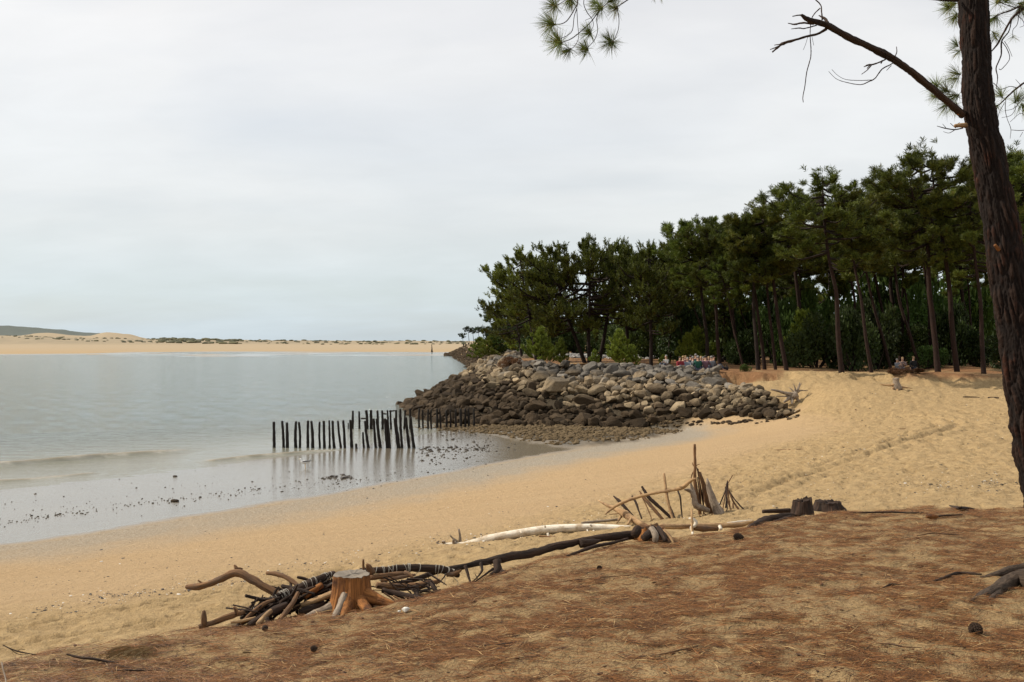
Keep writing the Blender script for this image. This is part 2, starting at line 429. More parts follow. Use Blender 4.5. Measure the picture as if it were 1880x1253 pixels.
def mat_water():
    m, t = new_mat('water'); N = NT(t)
    P = N.pos()
    a = N.noise(N.scale(P, (0.7, 1.5, 1)), 1.9, 6, 0.68, 0.3)
    b = N.noise(N.scale(P, (0.25, 0.8, 1)), 0.6, 3, 0.5)
    c = N.noise(N.scale(P, (1, 0.5, 1)), 0.05, 3, 0.5)
    h = N.math('ADD', N.math('MULTIPLY', a, 1.3), N.math('MULTIPLY', b, 1.6))
    calm = N.attr('calm')
    h = N.math('MULTIPLY', h, N.math('SUBTRACT', 1.0, N.math('MULTIPLY', calm, 0.86)))
    nrm = N.bump(h, 0.30, 1.0)
    col = N.mix(c, (0.115, 0.150, 0.140), (0.165, 0.200, 0.185))
    col = N.mix(N.attr('silt'), col, (0.22, 0.18, 0.11))
    col = N.mix(N.math('MULTIPLY', N.attr('foam'), N.ramp(N.noise(P, 4, 4, .7), [(0.35, 0.2), (0.65, 1)])), col, (0.70, 0.66, 0.56))
    N.out(N.bsdf(col, 0.08, nrm, 0.5, IOR=1.33))
    return m

def mat_rock():
    m, t = new_mat('rock'); N = NT(t)
    P = N.pos(); O = N.objc()
    rnd = N.n('ShaderNodeObjectInfo').outputs['Random']
    rv = N.attr('rv')
    rnd = N.math('FRACT', N.math('ADD', rnd, rv))
    sepn = N.n('ShaderNodeSeparateXYZ'); t.links.new(P, sepn.inputs[0])
    z = N.math('ADD', sepn.outputs[2], N.math('MULTIPLY', N.math('SUBTRACT', N.noise(P, 0.35, 3), 0.5), 1.3))
    z = N.math('ADD', z, N.math('MULTIPLY', N.math('SUBTRACT', rnd, 0.5), 1.25))
    # sea side stays wet and dark higher up
    xs = N.n('ShaderNodeMapRange'); t.links.new(sepn.outputs[0], xs.inputs[0])
    xs.inputs[1].default_value = -6; xs.inputs[2].default_value = 3.5; xs.inputs[3].default_value = 1.5; xs.inputs[4].default_value = 0.0
    z = N.math('SUBTRACT', z, xs.outputs[0])
    n = N.noise(P, 3.5, 6, 0.65); nf = N.noise(P, 16, 5, 0.7)
    dark = N.mix(n, (0.018, 0.012, 0.006), (0.075, 0.048, 0.024))
    tan = N.mix(rnd, (0.11, 0.068, 0.032), (0.34, 0.25, 0.14))
    tan = N.mix(N.ramp(n, [(0.3, 0), (0.7, 1)]), tan, (0.33, 0.26, 0.17))
    grey = N.mix(rnd, (0.040, 0.038, 0.035), (0.19, 0.172, 0.145))
    grey = N.mix(N.ramp(n, [(0.45, 0), (0.75, 1)]), grey, (0.15, 0.13, 0.11))
    col = N.mix(N.ramp(z, [(0.0, 0), (1.0, 1)]), dark, tan)
    f1 = N.n('ShaderNodeMapRange'); t.links.new(z, f1.inputs[0]); f1.inputs[1].default_value = 1.45; f1.inputs[2].default_value = 2.0
    f2 = N.n('ShaderNodeMapRange'); t.links.new(z, f2.inputs[0]); f2.inputs[1].default_value = 2.45; f2.inputs[2].default_value = 3.0
    col = N.mix(f1.outputs[0], dark, tan)
    col = N.mix(f2.outputs[0], col, grey)
    col = N.mix(N.ramp(nf, [(0.35, 0.55), (0.7, 0)]), col, (0.05, 0.04, 0.03))
    hs = N.n('ShaderNodeHueSaturation'); t.links.new(col, hs.inputs['Color']); N.put(hs.inputs['Value'], N.math('ADD', 0.62, N.math('MULTIPLY', N.math('FRACT', N.math('MULTIPLY', rnd, 7.31)), 0.95))); col = hs.outputs[0]
    bmp = N.bump(N.math('ADD', n, N.math('MULTIPLY', nf, 0.35)), 0.12, 0.9)
    N.out(N.bsdf(col, 0.9, bmp, 0.12))
    return m

def mat_wood(name, c1, c2, c3, g=(38, 38, 2.2), bumpd=0.012, rough=0.85):
    m, t = new_mat(name); N = NT(t)
    G = N.attr('gr', True); P = N.objc()
    a = N.noise(N.scale(G, g), 1.0, 5, 0.65, 0.4)
    b = N.noise(G, 7, 5, 0.65)
    fine = N.noise(N.scale(G, (110, 110, 9)), 1.0, 4, .6)
    col = N.mix(N.ramp(a, [(0.32, 0), (0.68, 1)]), c1, c2)
    col = N.mix(N.ramp(b, [(0.48, 0), (0.68, 1)]), col, c3)
    col = N.mix(N.ramp(fine, [(0.28, 0.7), (0.5, 0)]), col, tuple(0.25 * v for v in c1))
    h = N.math('ADD', a, N.math('MULTIPLY', fine, 0.4))
    N.out(N.bsdf(col, rough, N.bump(h, bumpd, 1.0), 0.25))
    return m

def mat_simple(name, c1, c2=None, rough=0.8, scale=12, bumpd=0.0, rnd=0.0, spec=0.3):
    m, t = new_mat(name); N = NT(t)
    P = N.objc()
    col = N.mix(N.noise(P, scale, 4, 0.6), c1, c2 or c1)
    if rnd:
        hs = N.n('ShaderNodeHueSaturation'); t.links.new(col, hs.inputs['Color'])
        N.put(hs.inputs['Value'], N.math('ADD', 1 - rnd / 2, N.math('MULTIPLY', N.n('ShaderNodeObjectInfo').outputs['Random'], rnd)))
        col = hs.outputs[0]
    nr = N.bump(N.noise(P, scale * 2, 4, .6), bumpd) if bumpd else None
    N.out(N.bsdf(col, rough, nr, spec))
    return m

def mat_needles(name, c1, c2, c3, shift=True):
    m, t = new_mat(name); N = NT(t)
    tv = N.attr('tint'); rnd = N.n('ShaderNodeObjectInfo').outputs['Random']
    col = N.mix(N.ramp(tv, [(0.0, 0), (0.85, 1)]), c1, c2)
    col = N.mix(N.ramp(tv, [(0.93, 0), (0.97, 0.8)]), col, c3)
    hs = N.n('ShaderNodeHueSaturation'); t.links.new(col, hs.inputs['Color'])
    if shift:
        N.put(hs.inputs['Hue'], N.math('ADD', 0.478, N.math('MULTIPLY', rnd, 0.035)))
        N.put(hs.inputs['Value'], N.math('ADD', 0.7, N.math('MULTIPLY', N.math('FRACT', N.math('MULTIPLY', rnd, 5.7)), 0.75)))
    d = N.bsdf(hs.outputs[0], 0.55, None, 0.25)
    tr = N.n('ShaderNodeBsdfTranslucent'); t.links.new(hs.outputs[0], tr.inputs[0])
    mx = N.n('ShaderNodeMixShader'); mx.inputs[0].default_value = 0.25
    t.links.new(d, mx.inputs[1]); t.links.new(tr.outputs[0], mx.inputs[2])
    N.out(mx.outputs[0])
    return m

M = {}
M['ground'] = mat_ground(); M['water'] = mat_water(); M['rock'] = mat_rock()
M['bark'] = mat_wood('pine_bark', (0.009, 0.006, 0.004), (0.024, 0.013, 0.009), (0.032, 0.020, 0.015), (14, 14, 3), 0.03)
M['bark_red'] = mat_wood('red_bark', (0.012, 0.006, 0.004), (0.036, 0.016, 0.010), (0.028, 0.016, 0.011), (9, 9, 1.5), 0.03)
M['post'] = mat_wood('wet_post', (0.010, 0.008, 0.007), (0.028, 0.022, 0.018), (0.018, 0.016, 0.010), (30, 30, 4), 0.01)
M['white_wood'] = mat_wood('bleached_wood', (0.50, 0.43, 0.33), (0.76, 0.70, 0.59), (0.40, 0.31, 0.21), (16, 16, 1.0), 0.004)
M['tan_wood'] = mat_wood('tan_wood', (0.26, 0.15, 0.07), (0.50, 0.33, 0.17), (0.17, 0.10, 0.055))
M['brown_wood'] = mat_wood('brown_wood', (0.075, 0.038, 0.018), (0.24, 0.125, 0.055), (0.11, 0.07, 0.045))
M['dark_wood'] = mat_wood('dark_wood', (0.012, 0.008, 0.006), (0.060, 0.032, 0.019), (0.036, 0.023, 0.016), bumpd=0.018)
M['grey_wood'] = mat_wood('grey_wood', (0.17, 0.13, 0.095), (0.36, 0.29, 0.22), (0.12, 0.085, 0.055))
M['orange_wood'] = mat_wood('orange_wood', (0.12, 0.042, 0.012), (0.40, 0.165, 0.045), (0.050, 0.020, 0.010), (30, 30, 1.2), 0.02)
M['cut_wood'] = mat_simple('cut_wood', (0.10, 0.085, 0.07), (0.27, 0.225, 0.175), 0.85, 9, 0.006)
M['string'] = mat_simple('white_string', (0.26, 0.235, 0.19), (0.48, 0.44, 0.37), 0.8)
M['needle'] = mat_needles('pine_needles', (0.015, 0.024, 0.004), (0.125, 0.150, 0.020), (0.17, 0.10, 0.025))
M['needle_far'] = mat_needles('dull_pine_needles', (0.020, 0.034, 0.014), (0.055, 0.080, 0.032), (0.09, 0.075, 0.04))
M['needle_young'] = mat_needles('young_pine_needles', (0.050, 0.080, 0.010), (0.21, 0.25, 0.035), (0.20, 0.16, 0.05))
M['needle_near'] = mat_needles('long_pine_needles', (0.055, 0.085, 0.020), (0.16, 0.20, 0.05), (0.26, 0.15, 0.05))
M['leaf'] = mat_needles('bush_leaves', (0.009, 0.018, 0.004), (0.042, 0.068, 0.015), (0.05, 0.07, 0.02))
M['leaf_light'] = mat_needles('light_bush_leaves', (0.030, 0.055, 0.010), (0.085, 0.14, 0.028), (0.12, 0.13, 0.05))
M['heath'] = mat_needles('dry_heath', (0.055, 0.025, 0.012), (0.13, 0.07, 0.03), (0.10, 0.11, 0.04))
M['litter'] = mat_needles('fallen_needles', (0.030, 0.016, 0.008), (0.28, 0.120, 0.038), (0.60, 0.43, 0.20), False)
M['straw'] = mat_needles('straw', (0.20, 0.13, 0.06), (0.42, 0.29, 0.14), (0.5, 0.4, 0.25), False)

# ------------------------------------------------------------------ ground sheet
def build_ground():
    fan = np.linspace(-31.5, 31.5, 500)
    side = np.concatenate([np.linspace(-180, -100, 14)[:-1], np.linspace(-100, -60, 24)[:-1], np.linspace(-60, -31.5, 70)[:-1]])
    az = np.radians(np.concatenate([side, fan, -side[::-1]]))
    az = az[:-1]
    rad = np.concatenate([[0.02, 0.6, 1.2, 1.8, 2.4, 3.0, 3.6], np.geomspace(4.2, 20, 310)[:-1], np.geomspace(20, 46, 210)[:-1], np.geomspace(46, 80, 90)[:-1], np.geomspace(80, 6000, 140)])
    A, RR = np.meshgrid(az, rad)
    X = (np.sin(A) * RR).ravel(); Y = (np.cos(A) * RR).ravel()
    z, q = terrain(X, Y, True, True)
    r = q['r']; px = q['px']
    z0 = z
    nn = fbm(X / 1.3, Y / 2.4, 3)
    grav_gap_shade = sstep(0.22, 0.04, z + 0.03 * nn) * 0
    inbay = (px > 760) & (px < 1290) & (r < 62) & (r > 38)
    gy = np.interp(px, [760, 860, 950, 1050, 1150, 1240, 1290], [62, 57, 50, 46.5, 49, 54, 60])
    grav_gap_shade = np.where(inbay, sstep(-2.5, 1.5, r - gy + 1.5 * nn), 0) * (z < 0.9)
    under = (q['r'] < 90) & (((q['sdf'] > -0.8) & (q['sdf'] < 7.3) & (px < 1300)) | (q['rd'] < q['rw'] * 0.85))
    grav_gap_shade = np.maximum(grav_gap_shade, under * 1.0)  # also darkens ground beneath the boulders, shade of the gaps put into the colour
    wet = sstep(0.165, 0.115, z + 0.008 * nn) * np.where(r > 300, sstep(0.10, 0.02, z), 1) * (1 - 0.45 * grav_gap_shade)
    front = r < 200
    shell = np.where(front, sstep(0.12, 0.17, z) * sstep(0.62, 0.22, z + 0.08 * nn), 0) * sstep(250, 900, px + 0.0) * 0.9
    shell = np.maximum(shell, np.where(front, sstep(0.12, 0.17, z) * sstep(0.72, 0.15, z + .1 * nn), 0) * 0.75)
    dry = np.where(front, sstep(1.25, 1.8, z + 0.12 * nn), 0.7)
    litter = q['dune']
    lip = sstep(0.35, 1.0, q['m']) * (r > 30) * (r < 300)
    floor = lip * sstep(2.65, 3.0, z) * (0.55 + 0.5 * fbm(X / 3, Y / 5, 3)) 
    bankm = sstep(1285, 1300, px) * sstep(1455, 1405, px + 25 * nn) * (r < 75) * (r > 45) * sstep(0.05, 0.3, q['m'])
    floor = np.maximum(floor, bankm * np.clip(0.55 + 0.9 * fbm(X / 1.1, Y / 1.1, 3), 0, 1))
    path = (px > 1440) & (px < 1640)
    floor = np.where(path, floor * sstep(0.6, 4, -q['sdf']), floor)
    floor = np.clip(floor * np.where(px < 1310, 1.8, 1.5), 0, 1)
    scrub = np.where((r > 720) & (px < 870), sstep(0.6, 1.8, z - 1.4) * (1 - 0.55 * sstep(1150, 1300, r)), 0)
    wood = np.where((px < 420), sstep(1900, 2300, r) * sstep(9, 16, z), 0)
    V = np.stack([X, Y, z], 1)
    nr, na = len(rad), len(az)
    i = np.arange(nr - 1)[:, None] * na; j = np.arange(na)[None]; j2 = (j + 1) % na
    Q = np.stack([i + j, i + j2, i + na + j2, i + na + j], -1).reshape(-1, 4)
    me = mesh_np('ground', V, [Q[:, ::-1]], M['ground'], dict(farsand=sstep(340, 640, r) * (px < 900), wet=np.clip(wet, 0, 1), shell=shell, dry=dry, litter=litter, dune=litter, floor=floor, scrub=scrub, wood=wood, gravel=np.clip(grav_gap_shade, 0, 1)), True)
    tag(obj('ground', me), None, None, None, 'structure')
build_ground()

# ------------------------------------------------------------------ water
CRESTS = [([(-300,872),(-60,861),(0,857),(95,849),(190,841),(280,834),(380,826)], 0.20, 0.6, 0.35),
          ([(-300,898),(-40,889),(60,882),(140,875),(210,867)], 0.10, 0.4, 0.3),
          ([(370,851),(430,844),(480,840),(560,834),(650,824)], 0.10, 0.4, 0.4),
          ([(180,880),(230,872),(290,861),(320,857)], 0.03, 0.3, 0.2), ([(920,670),(930,671)], 0.0, 0.3, 0.0)]
def build_water():
    az = np.concatenate([np.linspace(-75, -31, 40)[:-1], np.linspace(-31, 6, 400)])
    az = np.radians(az)
    rad = np.concatenate([np.geomspace(24, 60, 400)[:-1], np.geomspace(60, 560, 60)])
    A, RR = np.meshgrid(az, rad)
    X = (np.sin(A) * RR).ravel(); Y = (np.cos(A) * RR).ravel()
    r = np.hypot(X, Y)
    gzv = terrain(X, Y, False)
    shallow = sstep(-0.3, -0.02, gzv) * (r < 120)
    z = 0.018 * fbm(X * 0.7, Y * 1.6, 3) * (1 - 0.8 * shallow) * sstep(200, 60, r)
    foam = np.zeros(len(X)); silt = sstep(-0.45, 0.0, gzv) * (r < 120) * 0.55
    for pts, h, wd, fo in CRESTS:
        T = [_px2w(a, b, 0) for a, b in pts]
        dm = np.full(len(X), 1e9); al = np.zeros(len(X)); sg = np.zeros(len(X))
        for k, ((ax, ay), (bx, by)) in enumerate(zip(T[:-1], T[1:])):
            dd, tt = seg_dist(X, Y, ax, ay, bx, by)
            s_ = dd < dm; dm[s_] = dd[s_]; al[s_] = (k + tt[s_]) / (len(T) - 1)
            nx, ny = -(by - ay), (bx - ax)
            sg[s_] = np.sign((X[s_] - ax) * nx + (Y[s_] - ay) * ny)
        s = dm * sg + 0.25 * perlin(X * .5, Y * .5)
        amp = h * sstep(0, 0.12, al) * sstep(1.0, 0.8, al) * (0.6 + 0.7 * np.clip(perlin(X * 0.45, Y * 0.2) + .5, 0, 1))
        prof = np.where(s > 0, np.exp(-(s / (wd * 1.6)) ** 2), np.exp(-(s / (wd * 0.45)) ** 2))
        z = z + amp * prof
        silt = np.maximum(silt, prof * (amp > 0.01) * sstep(0.02, 0.06, amp) * 1.0)
        foam = np.maximum(foam, np.exp(-((s + wd * 0.25) / (wd * .35)) ** 2) * fo * sstep(0.03, 0.08, amp) * sstep(-.1, .35, perlin(X * 0.8, Y * .8)))
    calm = np.clip(sstep(-0.22, -0.03, gzv) * (r < 150), 0, 1)
    V = np.stack([X, Y, z], 1)
    nr, na = len(rad), len(az)
    i = np.arange(nr - 1)[:, None] * na; j = np.arange(na - 1)[None]
    Q = np.stack([i + j, i + j + 1, i + na + j + 1, i + na + j], -1).reshape(-1, 4)
    # drop cells that lie under dry land, keep file light
    keep = (gzv.reshape(nr, na)[:-1, :-1] < 0.25).ravel()
    me = mesh_np('water', V, [Q[keep][:, ::-1]], M['water'], dict(foam=foam, silt=silt, calm=calm), True)
    tag(obj('water', me), None, None, None, 'structure')
build_water()

# ------------------------------------------------------------------ shapes
def ico(sub):
    p = (1 + 5 ** 0.5) / 2
    v = [(-1,p,0),(1,p,0),(-1,-p,0),(1,-p,0),(0,-1,p),(0,1,p),(0,-1,-p),(0,1,-p),(p,0,-1),(p,0,1),(-p,0,-1),(-p,0,1)]
    v = [np.array(a) / np.linalg.norm(a) for a in v]
    f = [(0,11,5),(0,5,1),(0,1,7),(0,7,10),(0,10,11),(1,5,9),(5,11,4),(11,10,2),(10,7,6),(7,1,8),(3,9,4),(3,4,2),(3,2,6),(3,6,8),(3,8,9),(4,9,5),(2,4,11),(6,2,10),(8,6,7),(9,8,1)]
    for _ in range(sub):
        c = {}; g = []
        def mid(a, b):
            k = (min(a, b), max(a, b))
            if k not in c:
                m = v[a] + v[b]; v.append(m / np.linalg.norm(m)); c[k] = len(v) - 1
            return c[k]
        for a, b, d in f:
            x, y, z = mid(a, b), mid(b, d), mid(d, a)
            g += [(a, x, z), (b, y, x), (d, z, y), (x, y, z)]
        f = g
    return np.array(v), np.array(f)
ICO = [ico(0), ico(1), ico(2), ico(3)]
def rock_shape(sub, seed, planes=9, flat=0.0):
    g = np.random.default_rng(seed)
    V, Fc = ICO[sub]; V = V.copy()
    V = V * (1 + 0.10 * np.sin(V @ g.normal(0, 2.2, 3) + g.uniform(0, 6))[:, None])
    for _ in range(planes):
        n = g.normal(0, 1, 3); n /= np.linalg.norm(n); d = g.uniform(0.48, 0.80)
        k = V @ n; V = V - np.where(k > d, (k - d) * 0.98, 0)[:, None] * n
    V = V + 0.022 * np.stack([perlin(V[:, 1] * 3 + seed, V[:, 2] * 3 + a * 7) for a in range(3)], 1)
    return V * np.array([1.0, g.uniform(0.7, 0.95), g.uniform(0.55, 0.85)]), Fc

def catmull(P, n):
    P = np.asarray(P, float); k = len(P)
    if k == 2: 
        t = np.linspace(0, 1, n)[:, None]; return P[0] * (1 - t) + P[1] * t
    E = np.vstack([2 * P[0] - P[1], P, 2 * P[-1] - P[-2]])
    t = np.linspace(0, k - 1 - 1e-9, n); i = t.astype(int); u = (t - i)[:, None]
    a, b, c, d = E[i], E[i + 1], E[i + 2], E[i + 3]
    return 0.5 * ((2 * b) + (c - a) * u + (2 * a - 5 * b + 4 * c - d) * u ** 2 + (3 * b - a - 3 * c + d) * u ** 3)
def tube(mb, P, rad, sides=10, step=None, rough=0.08, seed=0, taper_end=False, **attrs):
    """P control points (world), rad radii at them; adds a knobbly tapering limb with closed ends"""
    P = np.asarray([tuple(p) for p in P], float); rad = np.asarray(rad, float)
    L = np.linalg.norm(np.diff(P, axis=0), axis=1).sum()
    n = max(len(P) * 2, min(140, int(L / (step or max(rad.mean() * 1.5, L / 60))) + 2))
    PR = catmull(np.hstack([P, rad[:, None]]), n); C = PR[:, :3]; rr = np.maximum(PR[:, 3], 1e-4)
    Tn = np.gradient(C, axis=0); Tn /= np.linalg.norm(Tn, axis=1)[:, None] + 1e-12
    up = np.array([0, 0, 1.0]) if abs(Tn[0][2]) < 0.9 else np.array([1.0, 0, 0])
    N = np.empty_like(C)
    v = np.cross(Tn[0], up); v /= np.linalg.norm(v)
    for i in range(n):
        v = v - Tn[i] * (v @ Tn[i]); v /= np.linalg.norm(v) + 1e-12; N[i] = v
    Bn = np.cross(Tn, N)
    a = np.linspace(0, 2 * np.pi, sides, endpoint=False)
    s = np.concatenate([[0], np.cumsum(np.linalg.norm(np.diff(C, axis=0), axis=1))])
    g = np.random.default_rng(seed + 11)
    o1, o2 = g.uniform(0, 50, 2)
    mean = rr.mean()
    nz = 1 + rough * (perlin(np.cos(a)[None] * 1.3 + o1, (s / mean / 3.0)[:, None] + np.sin(a)[None] * 1.3 + o2) * 1.6 + 0.8 * perlin(np.cos(a)[None] * 3 + o2, (s / mean / 1.1)[:, None] + 3 * np.sin(a)[None]))
    R_ = rr[:, None] * nz
    V = C[:, None] + N[:, None] * (np.cos(a)[None, :, None] * R_[..., None]) + Bn[:, None] * (np.sin(a)[None, :, None] * R_[..., None])
    G = np.stack([np.cos(a)[None] * R_, np.sin(a)[None] * R_, np.broadcast_to(s[:, None], R_.shape)], -1) + o1
    V = V.reshape(-1, 3); G = G.reshape(-1, 3)
    i = np.arange(n - 1)[:, None] * sides; j = np.arange(sides)[None]; j2 = (j + 1) % sides
    Q = np.stack([i + j, i + j2, i + sides + j2, i + sides + j], -1).reshape(-1, 4)
    c0 = len(V); V = np.vstack([V, C[0] - Tn[0] * rr[0] * 0.15, C[-1] + Tn[-1] * rr[-1] * 0.4]); G = np.vstack([G, [[o1, o1, o1]], [[o1, o1, o1 + s[-1]]]])
    jj = np.arange(sides); k2 = (jj + 1) % sides
    T = np.vstack([np.stack([np.full(sides, c0), k2, jj], 1), np.stack([np.full(sides, c0 + 1), (n - 1) * sides + jj, (n - 1) * sides + k2], 1)])
    mb.add(V, T, Q, gr=G, **attrs)

# ------------------------------------------------------------------ breakwater
def slope_pts(n, cond, xr, yr, g):
    X = g.uniform(*xr, n); Y = g.uniform(*yr, n)
    z, q = terrain(X, Y, False, True)
    k = cond(X, Y, z, q)
    return X[k], Y[k], z[k]
def build_rocks():
    g = np.random.default_rng(21)
    root = thing('rock_breakwater', 'long heap of grey, tan and dark wet boulders sloping to the water before the pines', 'breakwater', (3, 60, 0))
    def cond(X, Y, z, q):
        a = (q['sdf'] > -0.7) & (q['sdf'] < 7.4) & (q['px'] < 1315) & (q['r'] < 84) & (Y < 84) & (X < 13.5) & ~((q['px'] > 1270) & (Y > 62.5)) & ~((q['sdf'] < -0.3) & (Y > 72))
        return a | (q['rd'] < q['rw'] * 0.95)
    X, Y, z = slope_pts(150000, cond, (-10, 17), (49, 84), g)
    placed = []
    grid = {}
    def try_place(x, y, zz, r, f):
        cx, cy = int(x // 1.2), int(y // 1.2)
        for a in (-1, 0, 1):
            for b in (-1, 0, 1):
                for (x2, y2, r2) in grid.get((cx + a, cy + b), ()):
                    if (x - x2) ** 2 + (y - y2) ** 2 < (f * (r + r2)) ** 2: return False
        grid.setdefault((cx, cy), []).append((x, y, r)); return True
    k = 0
    for rad_lo, rad_hi, N_, f in ((0.50, 0.68, 90, 0.8), (0.36, 0.50, 2400, 0.70), (0.25, 0.35, 16000, 0.62), (0.14, 0.24, 30000, 0.58)):
        for i in range(k, min(k + N_, len(X))):
            r = g.uniform(rad_lo, rad_hi)
            if X[i] < -1 and r > .6: r *= 0.8
            if X[i] > 11.5 and Y[i] < 57: r = min(r, .42) * 0.85
            if try_place(X[i], Y[i], z[i], r, f): placed.append((X[i], Y[i], z[i], r))
        k += N_
    variants = []
    for s in range(16):
        V, Fc = rock_shape(2, 100 + s, 13)
        variants.append((V, Fc, mesh_np('boulder', V, [Fc], M['rock'], dict(rv=np.zeros(len(V))))))
    def shows(p): return p[3] / p[1] * (1 if p[1] < 72 else 0.3)
    placed.sort(key=lambda p: -shows(p))
    mb = MB()
    from mathutils import Matrix, Euler
    special = W(1020, 706, 60.0)
    for i, (x, y, zz, r) in enumerate(placed):
        V, Fc, me = variants[int(g.integers(16))]
        eu = Euler((g.uniform(-.5, .5), g.uniform(-.5, .5), g.uniform(0, 6.28)))
        if math.hypot(x - special.x, y - special.y) < 0.62: continue
        sc = r * g.uniform(0.95, 1.2)
        zc = zz + r * 0.28 + g.uniform(-.05, .12)
        if i < 290:
            o = obj('boulder', me, root); o.location = Vector((x, y, zc)) - root.location; o.rotation_euler = eu; o.scale = (sc * 1.15, sc, sc)
        else:
            if True:
                V, Fc = SMALLR[i % 16]
            Mx = np.array(eu.to_matrix())
            mb.add((V * [sc * 1.15, sc, sc]) @ Mx.T + [x, y, zc] - np.array(root.location), Fc, rv=np.full(len(V), g.uniform()))
    tag(obj('boulders', mb.mesh('boulders', M['rock']), root), None, None, None, 'stuff')
    V, Fc = rock_shape(3, 555, 7)
    big = obj('boulder', mesh_np('boulder_large', V, [Fc], M['rock'], dict(rv=np.full(len(V), .85))), root)
    big.location = W(1020, 706, 60.3) - root.location; big.scale = (0.8, 0.75, 0.9); big.rotation_euler = (0.15, -0.1, 0.3)
    big['label'] = 'largest pale block with a flat grey top'
    return placed
SMALLR = [rock_shape(1, 300 + s, 8) for s in range(16)]
build_rocks()

def stones(name, label, pts, mat, sub=0, cat=None, kind='stuff', flat=0.7):
    g = np.random.default_rng(len(pts))
    mb = MB(); sh = [rock_shape(sub, 700 + s, 4) for s in range(12)]
    for (x, y, z, r) in pts:
        V, Fc = sh[int(g.integers(12))]; a = g.uniform(0, 6.28); c, s_ = math.cos(a), math.sin(a)
        Mx = np.array([[c, -s_, 0], [s_, c, 0], [0, 0, flat]])
        mb.add((V * r) @ Mx.T + [x, y, z + r * 0.15], Fc, rv=np.full(len(V), g.uniform()))
    o = obj(name, mb.mesh(name, mat)); tag(o, label, cat, None, kind); return o
M['gravel'] = mat_simple('wet_gravel', (0.040, 0.026, 0.013), (0.17, 0.12, 0.06), 0.75, 0.8, 0, 0, 0.15)
M['pebble'] = mat_simple('dark_pebble', (0.018, 0.014, 0.010), (0.055, 0.042, 0.028), 0.5, 1.2)
M['shell'] = mat_simple('shell_bits', (0.5, 0.46, 0.40), (0.72, 0.69, 0.63), 0.6, 3)
M['rubble'] = mat_simple('grey_rubble', (0.11, 0.105, 0.10), (0.36, 0.34, 0.31), 0.85, 0.5)
def build_stones():
    g = np.random.default_rng(5)
    def cond(X, Y, z, q):
        px = q['px']; gy = np.interp(px, [720, 800, 860, 950, 1050, 1150, 1240, 1300], [57, 56, 53.5, 49, 46, 48.5, 52.5, 57])
        return (q['sdf'] > 6.2) & (Y > gy + 2.0 * perlin(X / 2.5, Y / 2)) & (px > 740) & (px < 1310) & (g.uniform(0, 1, len(X)) < sstep(-1, 5, Y - gy) + .12) & (z < 1.2)
    X, Y, z = slope_pts(30000, cond, (-8, 13), (43, 63), g)
    n = min(len(X), 5200)
    stones('gravel', 'dark brown wet gravel spread at the foot of the boulders', [(X[i], Y[i], z[i], float(np.clip(g.lognormal(-2.5, .5), 0.03, 0.22))) for i in range(n)], M['gravel'], 0)
    # pebble lines and weed on the wet flat
    pts = []
    def band(p0, p1, n, sp, r0):
        for _ in range(n):
            t = g.uniform(); px = p0[0] + (p1[0] - p0[0]) * t; py = p0[1] + (p1[1] - p0[1]) * t + g.normal(0, sp)
            d = hit(px, py); z = gz((px - CX) / F * d, d); pts.append(((px - CX) / F * d, d, z, float(np.clip(g.lognormal(math.log(r0), .45), .01, .12))))
    band((0, 962), (300, 918), 110, 4, .022); band((0, 950), (340, 905), 50, 14, .018); band((300, 922), (480, 900), 80, 4, .022)
    band((460, 903), (700, 880), 80, 5, .024); band((590, 878), (645, 876), 60, 2.5, .045); band((500, 905), (900, 850), 90, 14, .022)
    band((770, 828), (900, 826), 160, 4, .045); band((760, 845), (950, 815), 140, 13, .035); band((780, 800), (900, 806), 90, 9, .05)
    band((0, 925), (600, 870), 70, 16, .02)
    stones('pebbles', 'scattered dark pebbles and weed on the shining wet sand', pts, M['pebble'], 0)
    tag(stones('beach_rock', 'brown weed covered rock lying alone on the wet sand at left', [tuple(ground_at(318, hit(318, 921))) + (0.115,), tuple(ground_at(323, hit(322, 922))) + (0.10,)], M['rock'], 2, 'rock', None), None, 'rock')
    tag(stones('beach_stone', 'small round dark stone at the water edge above the weedy rock', [tuple(ground_at(321, hit(321, 876))) + (0.09,)], M['pebble'], 2, 'rock', None), None, 'rock')
    # wrack flecks on the sand
    pts = []
    for p0, p1, n, sp in (((60, 1130), (640, 1030), 420, 11), ((150, 1100), (480, 1068), 150, 4), ((640, 1030), (1130, 950), 240, 9), ((860, 1000), (1130, 948), 160, 5), ((1300, 900), (1760, 775), 320, 6), ((1180, 930), (1880, 870), 420, 18), ((1560, 760), (1860, 800), 160, 20), ((1650, 890), (1880, 895), 160, 7), ((1800, 886), (1850, 891), 70, 2), ((0, 1090), (500, 1000), 160, 25), ((500, 1000), (1200, 900), 130, 25)):
        for _ in range(n):
            t = g.uniform(); px = p0[0] + (p1[0] - p0[0]) * t; py = p0[1] + (p1[1] - p0[1]) * t + g.normal(0, sp)
            if py < 700 or py > 1190: continue
            d = hit(px, py); x = (px - CX) / F * d
            pts.append((x, d, gz(x, d), float(np.clip(g.lognormal(math.log(.011 * max(1, d / 20)), .5), .005, .05))))
    stones('driftline_bits', 'dark bits of bark and weed strewn along the drift lines', pts, M['pebble'], 0, flat=.4)
    pts2 = [(x + g.normal(0, .15), y + g.normal(0, .3), z + .004, r * .8) for (x, y, z, r) in pts if g.uniform() < 0.35]
    stones('shell_bits', 'white broken shells strewn along the drift lines', pts2, M['shell'], 0, flat=.4)
    # far revetment along the second cove
    def cond2(X, Y, z, q):
        return (q['sdf'] > -1.0) & (q['sdf'] < 8.5) & (X < 14) & (Y > 90)
    X, Y, z = slope_pts(60000, cond2, (-32, 10), (100, 405), g)
